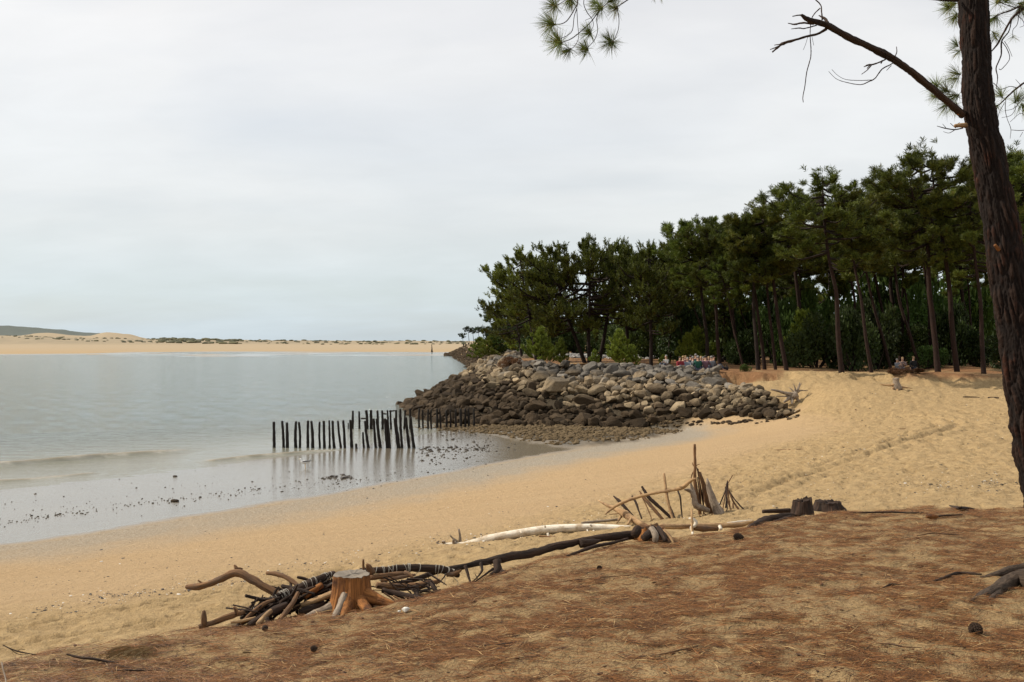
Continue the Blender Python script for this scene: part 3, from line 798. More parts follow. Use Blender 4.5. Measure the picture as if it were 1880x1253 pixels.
    stones('far_rocks', 'distant line of grey and brown rocks along the far shore', [(X[i], Y[i], z[i], g.uniform(.35, .8)) for i in range(min(2600, len(X)))], M['rock'], 0)
    pts = []
    for _ in range(1500):
        x = g.uniform(4, 24); y = g.uniform(102, 128); pts.append((x, y, gz(x, y), g.uniform(.2, .5)))
    stones('grey_rubble', 'band of pale grey rubble on the ground behind the pines', pts, M['rubble'], 0)
    pts = []
    for _ in range(70):
        px = g.uniform(1150, 1470); py = np.interp(px, [1150, 1300, 1400, 1470], [779, 777, 775, 764]) + g.uniform(-2, 4)
        d = hit(px, py); x = (px - CX) / F * d; pts.append((x, d, gz(x, d), g.uniform(.08, .2)))
    stones('loose_rocks', 'small loose rocks at the foot of the boulder heap', pts, M['rock'], 1)
build_stones()

# ------------------------------------------------------------------ posts
FRONT = [(170,402,167,218,20),(238,401,227,212,18),(264,402,262,222,20),(325,402,327,215,20),(355,403,348,220,16),(412,402,413,210,18),(447,404,438,213,20),(498,403,497,217,14),(532,406,526,212,18),(569,406,565,207,14),(602,406,590,211,18),(650,403,628,210,16),(678,403,667,207,18),(728,404,718,205,20),(761,412,760,375,16),(815,404,808,292,15),(848,407,822,212,18),(900,406,885,195,18),(934,407,908,195,20),(985,409,966,195,23),(1001,410,984,200,18),(1066,409,1038,192,25),(1090,409,1074,160,17),(1140,407,1115,185,20),(1176,408,1150,185,20)]
BACK = [(702,268,702,225,8),(733,268,735,138,16),(783,266,780,142,14),(838,270,832,135,20),(868,270,865,134,20),(915,270,912,136,16),(950,270,946,136,16),(985,268,984,134,14),(1010,270,1005,134,14),(1045,268,1046,132,16),(1078,270,1076,125,18),(1105,270,1112,132,14),(1148,268,1146,122,16),(1213,264,1213,122,14),(1240,264,1237,130,12),(1277,267,1277,128,14),(1300,267,1298,128,12),(1342,264,1340,122,16),(1367,264,1360,122,12),(1410,262,1407,135,14),(1438,262,1437,132,12),(1477,260,1476,128,14),(1513,258,1510,122,18),(1545,256,1543,122,14),(1570,252,1565,122,14),(1608,248,1605,122,14)]
ORD = ['first','second','third','fourth','fifth','sixth','seventh','eighth','ninth','tenth','eleventh','twelfth','thirteenth','fourteenth','fifteenth','sixteenth','seventeenth','eighteenth','nineteenth','twentieth','twenty-first','twenty-second','twenty-third','twenty-fourth','twenty-fifth','twenty-sixth']
def build_posts():
    g = np.random.default_rng(9)
    for row, data, nm, grp in ((0, FRONT, 'front', 'wooden posts of the front row'), (1, BACK, 'back', 'wooden posts of the back row')):
        for i, (bx, by, tx, ty, w) in enumerate(data):
            s = 480 / 1880.0
            pb = (460 + bx * s, 720 + by * s); pt = (460 + tx * s, 720 + ty * s)
            d = 5.0 * F / (pb[1] - CY) 
            if row: d = min(d, 57.5)
            B = W(pb[0], pb[1], d); T = W(pt[0], pt[1], d + g.uniform(-.1, .1)); gzb = gz(B.x, B.y)
            r = w * s / 2 / F * d * 1.05
            dirv = (T - B).normalized(); base = B - dirv * (B.z - gzb + 0.3)
            mb = MB()
            P = [base - B, Vector((0, 0, 0)), (T - B) * .5 + Vector((g.normal(0, .012), 0, 0)), T - B]
            tube(mb, P, [r * 1.1, r * 1.1, r, r * g.uniform(.8, .98)], 10, 0.07, 0.13, i + 40 * row)
            o = obj('wooden_post', mb.mesh('wooden_post', M['post'], True)); o.location = B
            lean = (tx - bx)
            h = (by - ty)
            look = 'black rotten stub of a post' if h < 60 else ('short black wooden post' if h < 125 and row == 0 else ('black wooden post leaning left' if lean < -13 else ('thick black wooden post' if w >= 20 and not row else 'black wooden post')))
            tag(o, '%s, %s from the left end of the %s row' % (look, ORD[i], nm), 'post', grp)
    # rails lying between the back posts and far shore stakes
    mb = MB(); P = [W(663, 770, 57), W(675, 769, 57)]
    for (a, b, lab) in (((797, 193), (835, 193), 'short dark beam between the back row posts'), ((950, 157), (975, 160), 'dark plank end sticking out left of the boulders'), ((1000, 140), (1035, 137), 'small dark board beside the first boulders')):
        s = 480 / 1880.0; mb = MB()
        A = W(460 + a[0] * s, 720 + a[1] * s, 58); Bp = W(460 + b[0] * s, 720 + b[1] * s, 57.6)
        tube(mb, [A - A, Bp - A], [.05, .04], 8, .15, .1, 3)
        o = obj('beam', mb.mesh('beam', M['post'], True)); o.location = A; tag(o, lab, 'beam')
    for i, (px, py, h) in enumerate(((851.5, 650, 1.5), (855.5, 649.5, 1.2), (860, 650, 1.1), (865, 649, .9))):
        d = 330; mb = MB(); B = ground_at(px, d); B.z = max(B.z, 0)
        tube(mb, [(0, 0, -.4), (0, 0, h * 1.1)], [.22, .18], 6, 1, .1, i)
        o = obj('stake', mb.mesh('stake', M['post'])); o.location = B
        tag(o, '%s thin stake from the left by the far rocks' % ORD[i], 'stake', 'stakes at the far rocks')
    d = 440; B = ground_at(793, d); mb = MB()
    tube(mb, [(0, 0, -.2), (0, 0, 1.6), (-.1, 0, 3.4)], [.5, .22, .12], 7, .5, .15, 5)
    o = obj('marker_post', mb.mesh('marker_post', M['post'])); o.location = B; tag(o, 'lone dark marker post on the far beach', 'post')
build_posts()

# ------------------------------------------------------------------ conifers
def leaf_dirs(g, axis, n, spread):
    a = g.normal(0, 1, (n, 3)); a /= np.linalg.norm(a, axis=1)[:, None]
    d = axis + a * spread; return d / np.linalg.norm(d, axis=1)[:, None]
def tufts(mb, C, D, n, L, wdt, spread, g, back=0.0):
    """C centres, D axes: n long thin triangles around each"""
    m = len(C)
    if not m: return
    a = g.normal(0, 1, (m, n, 3)); a /= np.linalg.norm(a, axis=2)[..., None]
    d = D[:, None] + a * spread; d /= np.linalg.norm(d, axis=2)[..., None]
    l = L * g.uniform(0.65, 1.1, (m, n, 1))
    p = C[:, None] - D[:, None] * (back * L * g.uniform(0, 1, (m, n, 1)))
    s = np.cross(d, g.normal(0, 1, (m, n, 3))); s /= np.linalg.norm(s, axis=2)[..., None] + 1e-9
    w = wdt * g.uniform(.7, 1.3, (m, n, 1))
    mid = p + d * l * 0.55 
    tip = p + d * l + np.array([0, 0, -0.06 * L])
    V = np.stack([p, mid + s * w, tip, mid - s * w], 2).reshape(-1, 3)
    i = np.arange(m * n) * 4
    tint = np.repeat(np.clip(np.repeat(g.uniform(0, 1, m), n).reshape(m, n) * .6 + g.uniform(0, .42, (m, n)), 0, 1).ravel(), 4)
    mb.add(V, (), np.stack([i, i + 1, i + 2, i + 3], 1), tint=tint)

def make_pine(kind, seed, H=1.0):
    """unit-height-scaled pine: returns meshes trunk, limbs, crown; real height H metres"""
    g = np.random.default_rng(seed)
    spec = dict(tall=(0.50, 0.26, 0.0115, 30, 1.0), slim=(0.56, 0.17, 0.0088, 24, 0.9), group=(0.26, 0.32, 0.015, 42, 1.0), umbrella=(0.66, 0.38, 0.016, 22, 1.0), young=(0.08, 0.32, 0.014, 34, .9), dome=(0.52, 0.28, 0.012, 38, 1.0))[kind]
    c0, rad, tr, nl, _ = spec
    tb = MB(); lb = MB(); cb = MB()
    bend = g.normal(0, 0.0065, (6, 2)) * H; bend[0] = 0
    zt = np.linspace(0, 0.93, 6) * H
    P = np.stack([np.cumsum(bend[:, 0]), np.cumsum(bend[:, 1]), zt], 1)
    r0 = tr * H
    tube(tb, np.vstack([[P[0][0], P[0][1], -0.3], P]), [r0 * 1.35, r0 * 1.15, r0 * .95, r0 * .82, r0 * .66, r0 * .45, r0 * .15], 9, H / 30, 0.08, seed)
    def axis(t): return catmull(P, 101)[int(np.clip(t / 0.93, 0, 1) * 100)]
    C = []; D = []
    for k in range(nl):
        u = (k + g.uniform(0, 1)) / nl
        t = c0 + (0.92 - c0) * u ** 0.9
        if kind in ('tall', 'slim', 'umbrella', 'dome'):
            prof = math.sin(math.pi * min(1, (0.18 + 0.82 * u)) ** 0.9) ** 0.55 if u < .97 else .3
            prof = (0.62 + 0.38 * u * 1.2) * (1 if u < 0.6 else max(0.25, 1 - ((u - .6) / .4) ** 1.6 * .85))
        elif kind == 'young': prof = (1 - u) ** 0.75 * 1.0 + 0.08
        else: prof = (0.75 + 0.45 * math.sin(math.pi * min(u * 1.15, 1))) * (1 if u < .55 else max(.2, 1 - ((u - .55) / .45) ** 1.5 * .8))
        R_ = rad * H * prof * g.uniform(0.6, 1.15)
        az = g.uniform(0, 2 * math.pi) if kind != 'young' else k * 2.4
        rise = {'tall': .28, 'slim': .3, 'umbrella': .22, 'group': .45, 'young': .6, 'dome': .38}[kind] * R_ * g.uniform(.4, 1.5)
        if u < .3 and kind != 'young': rise *= g.uniform(-0.1, .7)
        A = axis(t); dr = np.array([math.cos(az), math.sin(az), 0])
        E = A + dr * R_ + [0, 0, rise]; Mid = A + dr * R_ * .55 + np.array([0, 0, rise * .25 - .02 * H]) + g.normal(0, .012 * H, 3)
        lr = 0.20 * r0 + 0.020 * R_
        if kind != 'young' or k % 2 == 0: tube(lb, [A, Mid, E], [lr, lr * .65, lr * .22], 5, R_ / 6, .1, k)
        nsub = max(3, int((11 if kind in ('tall', 'slim', 'umbrella', 'dome') else 9) * R_ / (rad * H)))
        lm = catmull(np.array([A, Mid, E]), 21)
        for j in range(nsub):
            tt = g.uniform(0.30, 1.0) if kind != 'young' else g.uniform(.15, 1)
            Q = lm[int(tt * 20)]
            side = np.cross(dr, [0, 0, 1]) * (1 if g.uniform() < .5 else -1)
            ln = R_ * (0.42 if kind != 'young' else .25) * g.uniform(.5, 1.1) * (1.15 - tt * .5)
            dv = dr * g.uniform(.2, .9) + side * g.uniform(.2, 1.0) + np.array([0, 0, g.uniform(.05, .75)])
            dv /= np.linalg.norm(dv); E2 = Q + dv * ln
            if H > 5: tube(lb, [Q, (Q + E2) / 2 + g.normal(0, .02 * ln, 3), E2], [lr * .3, lr * .22, lr * .1], 3, ln / 2, 0, j)
            for q_ in range(4 if kind != 'young' else 2):
                s_ = g.uniform(.35, 1.05); c = Q + dv * ln * s_ + g.normal(0, .10 * ln, 3)
                ax = dv * .5 + np.array([0, 0, .8]) + g.normal(0, .25, 3); ax /= np.linalg.norm(ax)
                C.append(c + ax * .12); D.append(ax)
        for j in range(3):
            ax = np.array([0, 0, 1.0]) + g.normal(0, .3, 3); ax /= np.linalg.norm(ax)
            C.append(E + g.normal(0, .03 * R_, 3)); D.append(ax)
    for j in range(14):
        ax = np.array([0, 0, 1.0]) + g.normal(0, .3, 3); ax /= np.linalg.norm(ax)
        C.append(axis(.93) + np.array([g.normal(0, .03 * H), g.normal(0, .03 * H), g.uniform(-.03, .05) * H])); D.append(ax)
    C = np.array(C); D = np.array(D)
    L = {'young': .20, 'group': .36}.get(kind, .36) * (1 if kind != 'young' else max(.6, H / 3))
    if kind in ('group', 'young'):
        # upright shoots: several tufts up a leader
        tufts(cb, C, D, 16 if kind == 'group' else 26, L, L * .075, .62, g, 1.0)
        tufts(cb, C + D * L * .7, D, 9 if kind == 'group' else 14, L * .75, L * .06, .42, g, 1.0)
    else:
        tufts(cb, C, D, 26, L * 1.05, L * .055, .95, g, .9)
    nm = {'young': 'needle_young'}.get(kind, 'needle')
    bk = 'bark_red' if kind in ('tall', 'slim') else 'bark'
    return tb.mesh('trunk', M[bk], True), (lb.mesh('limbs', M['bark']) if lb.V else None), cb.mesh('crown', M[nm]), H
PINES = {}
for kind, n, H in (('tall', 5, 14.5), ('slim', 3, 14.5), ('group', 4, 10.5), ('umbrella', 2, 10), ('young', 4, 3.0), ('dome', 2, 12)):
    PINES[kind] = [make_pine(kind, 1000 + 31 * i + len(kind) * 7, H) for i in range(n)]
cnt = 0
def put_pine(kind, var, px, d, py_top, label, group, lean_px=0.0, py_base=None, width=1.0, mat=None, cat='pine tree', rz=None):
    """stands on the ground at image column px and distance d; its top reaches row py_top; the top stands lean_px columns from the foot"""
    global cnt; cnt += 1
    me_t, me_l, me_c, H = PINES[kind][var % len(PINES[kind])]
    B = ground_at(px, d); top = EYE - (py_top - CY) / F * d
    dx = lean_px / F * d
    hgt = max(0.6, top - B.z); s = math.hypot(hgt, dx) / H
    root = thing('young_pine' if kind == 'young' else 'pine_tree', label, cat, B, group)
    tilt = math.atan2(dx, hgt)
    g = np.random.default_rng(cnt)
    az = g.uniform(0, 6.28) if rz is None else rz
    from mathutils import Matrix
    root.rotation_mode = 'QUATERNION'
    q = Matrix.Rotation(tilt, 4, 'Y') @ Matrix.Rotation(az, 4, 'Z')
    root.rotation_quaternion = q.to_quaternion()
    root.scale = (s * width, s * width, s)
    for n_, me in (('trunk', me_t), ('limbs', me_l), ('crown', me_c)):
        if me is None: continue
        o = obj(n_, me, root)
        if n_ == 'trunk' and width != 1: o.scale = (1 / width, 1 / width, 1)
        if n_ == 'crown' and mat:
            o.material_slots[0].link = 'OBJECT'; o.material_slots[0].material = M[mat]
    return root
GF = 'tall pines along the edge of the wood'
# (kind, var, foot px, d, top py, lean of the top in px, label, crown width)
MAIN = [
 ('tall',0,1545,59.5,298,-48,'tall leaning pine with reddish trunk standing nearest the sandy path',1.15),
 ('slim',1,1600,60.5,330,-50,'slender pine right of the tall reddish trunk, leaning left over the scarp',1.2),
 ('slim',2,1640,70,345,-75,'slim black pine strongly leaning left behind the two front trunks',1.25),
 ('slim',0,1688,72,340,-85,'thin leaning pine left of the three standing people',1.25),
 ('tall',1,1722,62,250,-45,'tallest pine of the wood, its crown rising behind the people',1.0),
 ('tall',2,1757,62,272,-62,'tall reddish leaning pine with a bushy crown next to the tallest one',1.0),
 ('slim',3,1712,78,330,-45,'thin dark pine between the two tallest trunks',1.2),
 ('tall',3,1806,60,330,-15,'straight pine just left of the large foreground trunk',.95),
 ('slim',1,1792,76,420,-30,'small crowned pine behind the straight one near the foreground trunk',1.3),
 ('tall',4,1444,67,352,-40,'thick black straight pine trunk at the right of the four upright ones',1.1),
 ('slim',2,1424,68,372,-20,'thin black pine, third of the four upright trunks',1.3),
 ('tall',5,1404,68.5,390,-22,'upright pine trunk, second of the four by the path',.95),
 ('dome',0,1392,67.5,378,-24,'upright black pine trunk, leftmost of the four by the path',.85),
 ('slim',0,1366,69,470,-58,'thin bare pine leaning left beside the low green shrub',1.1),
 ('tall',0,1322,72,392,-38,'forked thick pine trunk at the right end of the seated group',.95),
 ('dome',1,1299,74,394,-20,'round crowned pine standing behind the seated group',1.05),
 ('group',0,1195,76,444,-8,'straight many branched pine on the breakwater right of the young pines',.95),
 ('group',1,1082,80,428,0,'tallest pine of the cluster on the breakwater, several stems from one foot',.95),
 ('group',2,1074,81,448,-72,'pine leaning out left from the cluster foot on the breakwater',1.0),
 ('group',3,1100,84,436,42,'narrow dark pine on the right of the breakwater cluster',.75),
 ('group',4,985,88,452,-38,'leftmost big pine of the breakwater cluster, its crown over the water',1.05),
 ('group',0,1010,96,470,-6,'bushy pine behind the left side of the breakwater cluster',1.0),
 ('group',1,1150,92,442,0,'pointed dark pine between the cluster and the straight pine',.6),
 ('group',3,1228,88,452,10,'low branched dark pine behind the straight breakwater pine',.8),
 ('group',2,960,110,520,-25,'low dark pine at the left rear of the breakwater cluster',1.1),
 ('group',1,1240,97,430,0,'dark pine rising between the breakwater and the picnic group',.9),
 ('umbrella',0,925,150,568,-20,'flat topped dark pine on the bank beyond the breakwater',1.0),
 ('umbrella',1,950,165,575,0,'second flat topped pine beside the sandy bank beyond the breakwater',1.0),
 ('tall',2,1352,82,390,-5,'pine with spreading crown between the forked trunk and the leaning one',1.1),
 ('tall',4,1480,78,330,-30,'pine with a high crown in the gap left of the reddish trunk',1.1),
 ('tall',1,1860,66,255,-20,'tall pine hidden partly behind the foreground trunk',1.1),
 ('tall',3,1905,63,262,-30,'tall pine at the right edge of the photo behind the foreground trunk',1.1),
 ('slim',3,1575,82,340,-30,'thin dark pine in the gap right of the reddish trunk',1.3),
 ('tall',5,1655,86,300,-30,'broad crowned pine in the second line behind the people',1.1),
]
for kind, var, px, d, top, lean, lab, wd in MAIN:
    put_pine(kind, var, px, d, top, lab, GF, lean, width=wd)
g = np.random.default_rng(77)
TOPL = ([900, 960, 1060, 1130, 1215, 1260, 1340, 1400, 1460, 1530, 1600, 1650, 1700, 1760, 1900, 2300], [560, 500, 470, 470, 470, 425, 420, 375, 345, 325, 335, 300, 290, 290, 280, 260])
for i in range(50):
    px = 1235 + (2250 - 1235) * ((i * 0.618) % 1) ; d = g.uniform(80, 120)
    top = np.interp(px, *TOPL) + g.uniform(8, 110)
    put_pine(('tall', 'slim', 'tall', 'slim', 'dome')[i % 5], int(g.integers(6)), px, d, top + 10, 'dark pine deep in the wood behind the front trunks', 'pines deep in the wood', g.uniform(-60, 0), width=1.05)
for i in range(10):
    px = 985 + 27 * i + g.uniform(-6, 6); d = g.uniform(126, 150)
    put_pine('group', int(g.integers(5)), px, d, np.interp(px, [960, 1260], [575, 525]) + g.uniform(0, 40), '%s dark pine from the left in the belt behind the grey rubble' % ORD[i], 'pines behind the rubble', g.uniform(-10, 10), width=1.15)
for i in range(9):
    px = 852 + 9 * i; d = 330 + 9 * (i % 4)
    put_pine('umbrella', i, px + g.uniform(-2, 2), d, 600 + g.uniform(-2, 4) + (8 if i < 1 else 0), '%s small faint pine from the left at the far end of the shore' % ORD[i], 'distant pines on the far bank', -3, width=.8, mat='needle_far')
for i in range(10):
    px = 900 + 8 * i; d = 200 + 12 * (i % 5)
    put_pine('group', i, px + g.uniform(-2, 2), d, np.interp(px, [895, 930, 980], [606, 585, 565]) + g.uniform(0, 8), '%s dark pine from the left on the bank of the second cove' % ORD[i], 'pines on the bank of the second cove', -2, width=1.1, mat='needle_far')
YP = [(992,69,602,1.25,'large bushy young pine at the left on the breakwater crest'),(1030,71,622,1.0,'small bright young pine right of the large bushy one'),(1092,67,642,1.1,'low rounded young pine at the foot of the cluster'),
 (1137,67.5,606,1.1,'bright yellow-green young pine in the middle of the breakwater crest'),(1160,68,634,1.2,'feathery low young pine right of the bright one'),(1218,68,652,1.3,'tiny light young pine on the right end of the crest'),
 (1010,78,632,1.4,'young pine in the shade behind the large bushy one'),(1262,79,612,1.1,'young pine left behind the seated group'),(1280,82,600,1.2,'pale green young pine directly behind the seated group'),(1310,80,630,1.2,'low young pine behind the forked trunk'),
 (880,190,620,1.5,'bright small pine above the far sandy bank'),(905,150,614,1.7,'green young pine hanging over the sandy bank'),
 (945,140,612,1.5,'green young pine right of the sandy bank'),(1475,74,570,1.2,'green young pine left of the reddish trunk')]
for i, (px, d, top, w, lab) in enumerate(YP):
    put_pine('young', i, px, d, top, lab, 'young pines', 0, width=w, mat=('needle_young' if i not in (6,) else 'needle'))

# leafy bushes of the undergrowth
def make_bush(seed, n, leaf, lobes=9):
    g = np.random.default_rng(seed); mb = MB(); sb = MB()
    cs = np.stack([g.uniform(-.8, .8, lobes), g.uniform(-.6, .6, lobes), g.uniform(.25, .85, lobes)], 1); rs = g.uniform(.22, .42, lobes)
    k = g.integers(0, lobes, n); a = g.normal(0, 1, (n, 3)); a /= np.linalg.norm(a, axis=1)[:, None]
    p = cs[k] + a * rs[k][:, None] * g.uniform(.55, 1.08, (n, 1)); p[:, 2] = np.abs(p[:, 2])
    d = a + g.normal(0, .5, (n, 3)) + [0, 0, .3]; d /= np.linalg.norm(d, axis=1)[:, None]
    s = np.cross(d, g.normal(0, 1, (n, 3))); s /= np.linalg.norm(s, axis=1)[:, None]
    L = leaf * g.uniform(.6, 1.3, (n, 1))
    V = np.stack([p, p + d * L * .5 + s * L * .32, p + d * L, p + d * L * .5 - s * L * .32], 1).reshape(-1, 3)
    i = np.arange(n) * 4
    lob_t = g.uniform(0, .6, lobes)
    mb.add(V, (), np.stack([i, i + 1, i + 2, i + 3], 1), tint=np.repeat(np.clip(lob_t[k] + g.uniform(0, .42, n), 0, 1), 4))
    for c in cs: tube(sb, [(0, 0, -.1), c * [.5, .5, .4], c], [.03, .02, .008], 4, .2, 0, seed)
    return mb, sb
BUSH = []
for s in range(4):
    mb, sb = make_bush(60 + s, 4200, .10); BUSH.append((mb.mesh('foliage', M['leaf']), sb.mesh('stems', M['bark'])))
def put_bush(v, px, d, py_top, wpx, label, group, mat=None, name='bush', cat='bush'):
    B = ground_at(px, d); hgt = EYE - (py_top - CY) / F * d - B.z; wm = wpx / F * d / 2
    root = thing(name, label, cat, B, group, (0, 0, v * 1.3)); root.scale = (wm, wm * .8, max(hgt, .3) / 1.1)
    o = obj('foliage', BUSH[v % 4][0], root); obj('stems', BUSH[v % 4][1], root)
    if mat: o.material_slots[0].link = 'OBJECT'; o.material_slots[0].material = M[mat]
BS = [(1500,72,585,110,'round dark bush left of the reddish trunk',None),(1460,74,610,70,'low dark bush behind the four upright trunks',None),(1570,70,570,110,'black shaded bush between the two front trunks',None),
 (1610,73,560,120,'black shaded bush left of the people',None),(1650,78,600,110,'dark bush above the three people',None),(1700,72,640,70,'lighter leafy bush right of the people','leaf_light'),
 (1745,75,560,100,'tall dark bush behind the leaning reddish pine',None),(1690,84,520,150,'big green bush mass high behind the people','leaf_light'),(1790,74,610,100,'dark bush at the foot of the straight pine',None),
 (1850,70,600,120,'dark bush behind the foreground trunk',None),(1350,80,610,70,'grey green bush right behind the picnic group',None),(1425,80,560,110,'green bush mass behind the four upright trunks','leaf_light'),
 (1530,84,520,140,'light green bush mass behind the reddish trunk','leaf_light'),(1625,90,500,150,'green bush mass deep behind the leaning trunks','leaf_light'),(1250,86,560,110,'dark bush left behind the picnic group',None),
 (1380,90,540,130,'dark green bush mass deep behind the leaning thin pine',None),(1330,92,545,120,'green bush mass deep behind the forked trunk','leaf_light'),(1200,104,580,100,'dark bush behind the straight breakwater pine',None),
 (1780,90,500,160,'green bush mass deep behind the straight pine','leaf_light'),(1900,76,560,140,'dark bush at the right edge of the wood',None),(2000,72,560,160,'dark bush beyond the right edge',None),
 (1130,118,600,100,'black bush behind the cluster on the breakwater',None),(1060,120,590,100,'dark bush behind the foot of the cluster',None),(1180,122,590,90,'dark bush right behind the rubble',None),(1000,118,596,90,'dark bush left behind the cluster',None)]
for i, (px, d, top, w, lab, mt) in enumerate(BS): put_bush(i, px, d, top, w, lab, 'bushes of the undergrowth', mt)
for i in range(26):
    px = 1240 + 36 * i + g.uniform(-10, 10); d = g.uniform(98, 125)
    put_bush(i, px, d, 535 + g.uniform(0, 60), 170, 'dark undergrowth bush deep inside the wood', 'undergrowth deep in the wood', 'leaf_light' if i % 3 == 0 else None)
for i in range(12):
    px = 960 + 26 * i + g.uniform(-6, 6)
    put_bush(i, px, g.uniform(150, 165), 590 + g.uniform(0, 25), 110, '%s dark bush from the left behind the rubble band' % ORD[i], 'undergrowth behind the rubble')
for i, (px, d, top, w, lab, mt) in enumerate([(1665,58.6,678,62,'low reddish brown shrub in front of the three people','heath'),(1640,58.6,684,36,'dry brown shrub beside the bleached root stump','heath'),
 (1370,65,670,26,'low green shrub on the path edge below the thin leaning pine','leaf_light'),(940,68,658,60,'dry reddish grass clump on the left end of the breakwater','heath'),(975,67,664,50,'reddish heath clump by the large young pine','heath'),(1120,65,672,60,'dry brown heath clump on the middle of the crest','heath'),
 (1060,66,670,70,'rusty low heath left of the crest centre','heath'),(1180,66,673,50,'rusty heath under the straight pine','heath'),(1260,65,677,50,'brown heath at the right end of the crest','heath'),(905,80,655,50,'brown brush behind the left tip of the boulders','heath')]):
    put_bush(i, px, d, top, w, lab, 'low shrubs on the crest', mt, 'shrub', 'shrub')
TINY = [rock_shape(0, 50 + s, 3) for s in range(6)]
# scrub on far dunes
def far_scrub():
    g = np.random.default_rng(31); mb = MB()
    px = np.concatenate([g.uniform(-900, 860, 1100), g.normal(410, 14, 40), g.normal(330, 22, 50), g.normal(20, 30, 40)])
    for p in px:
        d = g.uniform(790, 1050); B = ground_at(p, d)
        if B.z < 2.2: continue
        h = g.uniform(.4, 1.2) * (1.8 if 290 < p < 440 else 1)
        V, Fc = TINY[int(g.integers(6))]
        mb.add(V * [h * 2.2, h * 2.2, h] + np.array(B) + [0, 0, h * .3], Fc, tint=np.full(len(V), g.uniform(0, .9)))
    tag(obj('dune_scrub', mb.mesh('dune_scrub', M['heath_far'])), 'patchy low scrub on the distant dunes', None, None, 'stuff')
M['heath_far'] = mat_needles('far_scrub', (0.05, 0.055, 0.03), (0.12, 0.11, 0.05), (0.16, 0.11, 0.06))
far_scrub()

# ------------------------------------------------------------------ tracing helpers for the driftwood
def crop(x0, y0, sc):
    return lambda x, y: (x0 + x / sc, y0 + y / sc)
C6 = crop(320, 1000, 1880 / 540.0)
C7 = crop(760, 800, 1880 / 480.0)
C8 = crop(1080, 800, 1880 / 480.0)
CB = crop(1400, 0, 1880 / 480.0)
CN = crop(960, 0, 1880 / 300.0)
SC = {C6: 1880 / 540.0, C7: 1880 / 480.0, C8: 1880 / 480.0, CB: 1880 / 480.0, CN: 1880 / 300.0}
_seed = [500]
def trace_g(fn, pts, lift=0.5):
    P = []; Rd = []
    for a, b, w in pts:
        q = fn(a, b + w * lift); d = hit(*q); r = w / SC.get(fn, 1) / 2 / F * d
        P.append(ground_at(q[0], d) + Vector((0, 0, r * .45))); Rd.append(r)
    return P, Rd

def trace(fn, pts, d0=None, d1=None):
    """pts (x, y, width) in crop units; distance runs d0..d1 along it, or from where its ends lie on the ground"""
    P = []; Rd = []
    q = [fn(a, b) for a, b, _ in pts]
    if d0 is None: d0 = hit(*q[0])
    if d1 is None: d1 = d0
    elif d1 == 'g': d1 = hit(*q[-1])
    n = len(pts)
    for i, ((a, b, w), (px, py)) in enumerate(zip(pts, q)):
        d = d0 + (d1 - d0) * i / max(1, n - 1)
        P.append(W(px, py, d)); Rd.append(max(0.0015, w * (1.14 if fn is C6 else 1.06 if fn is C8 else 1) / SC.get(fn, 1) / 2 / F * d))
    return P, Rd
def limb_mesh(segs, origin, sides=9, rough=0.12, step=None):
    mb = MB()
    for P, Rd in segs:
        _seed[0] += 1
        tube(mb, [p - origin for p in P], Rd, sides, step, rough, _seed[0])
    return mb
def wood(name, label, cat, main, mat, parts=(), group=None, rough=0.12, sides=10):
    """main: list of traced limbs forming the body; parts: (name, limbs, material key)"""
    org = main[0][0][0].copy()
    root = thing(name, label, cat, org, group)
    obj(parts and 'stem' or 'stem', limb_mesh(main, org, sides, rough).mesh('stem', M[mat], True), root)
    for nm, limbs, mk in parts:
        for L in limbs:
            obj(nm, limb_mesh([L], org, 7, rough).mesh(nm, M[mk], True), root)
    return root

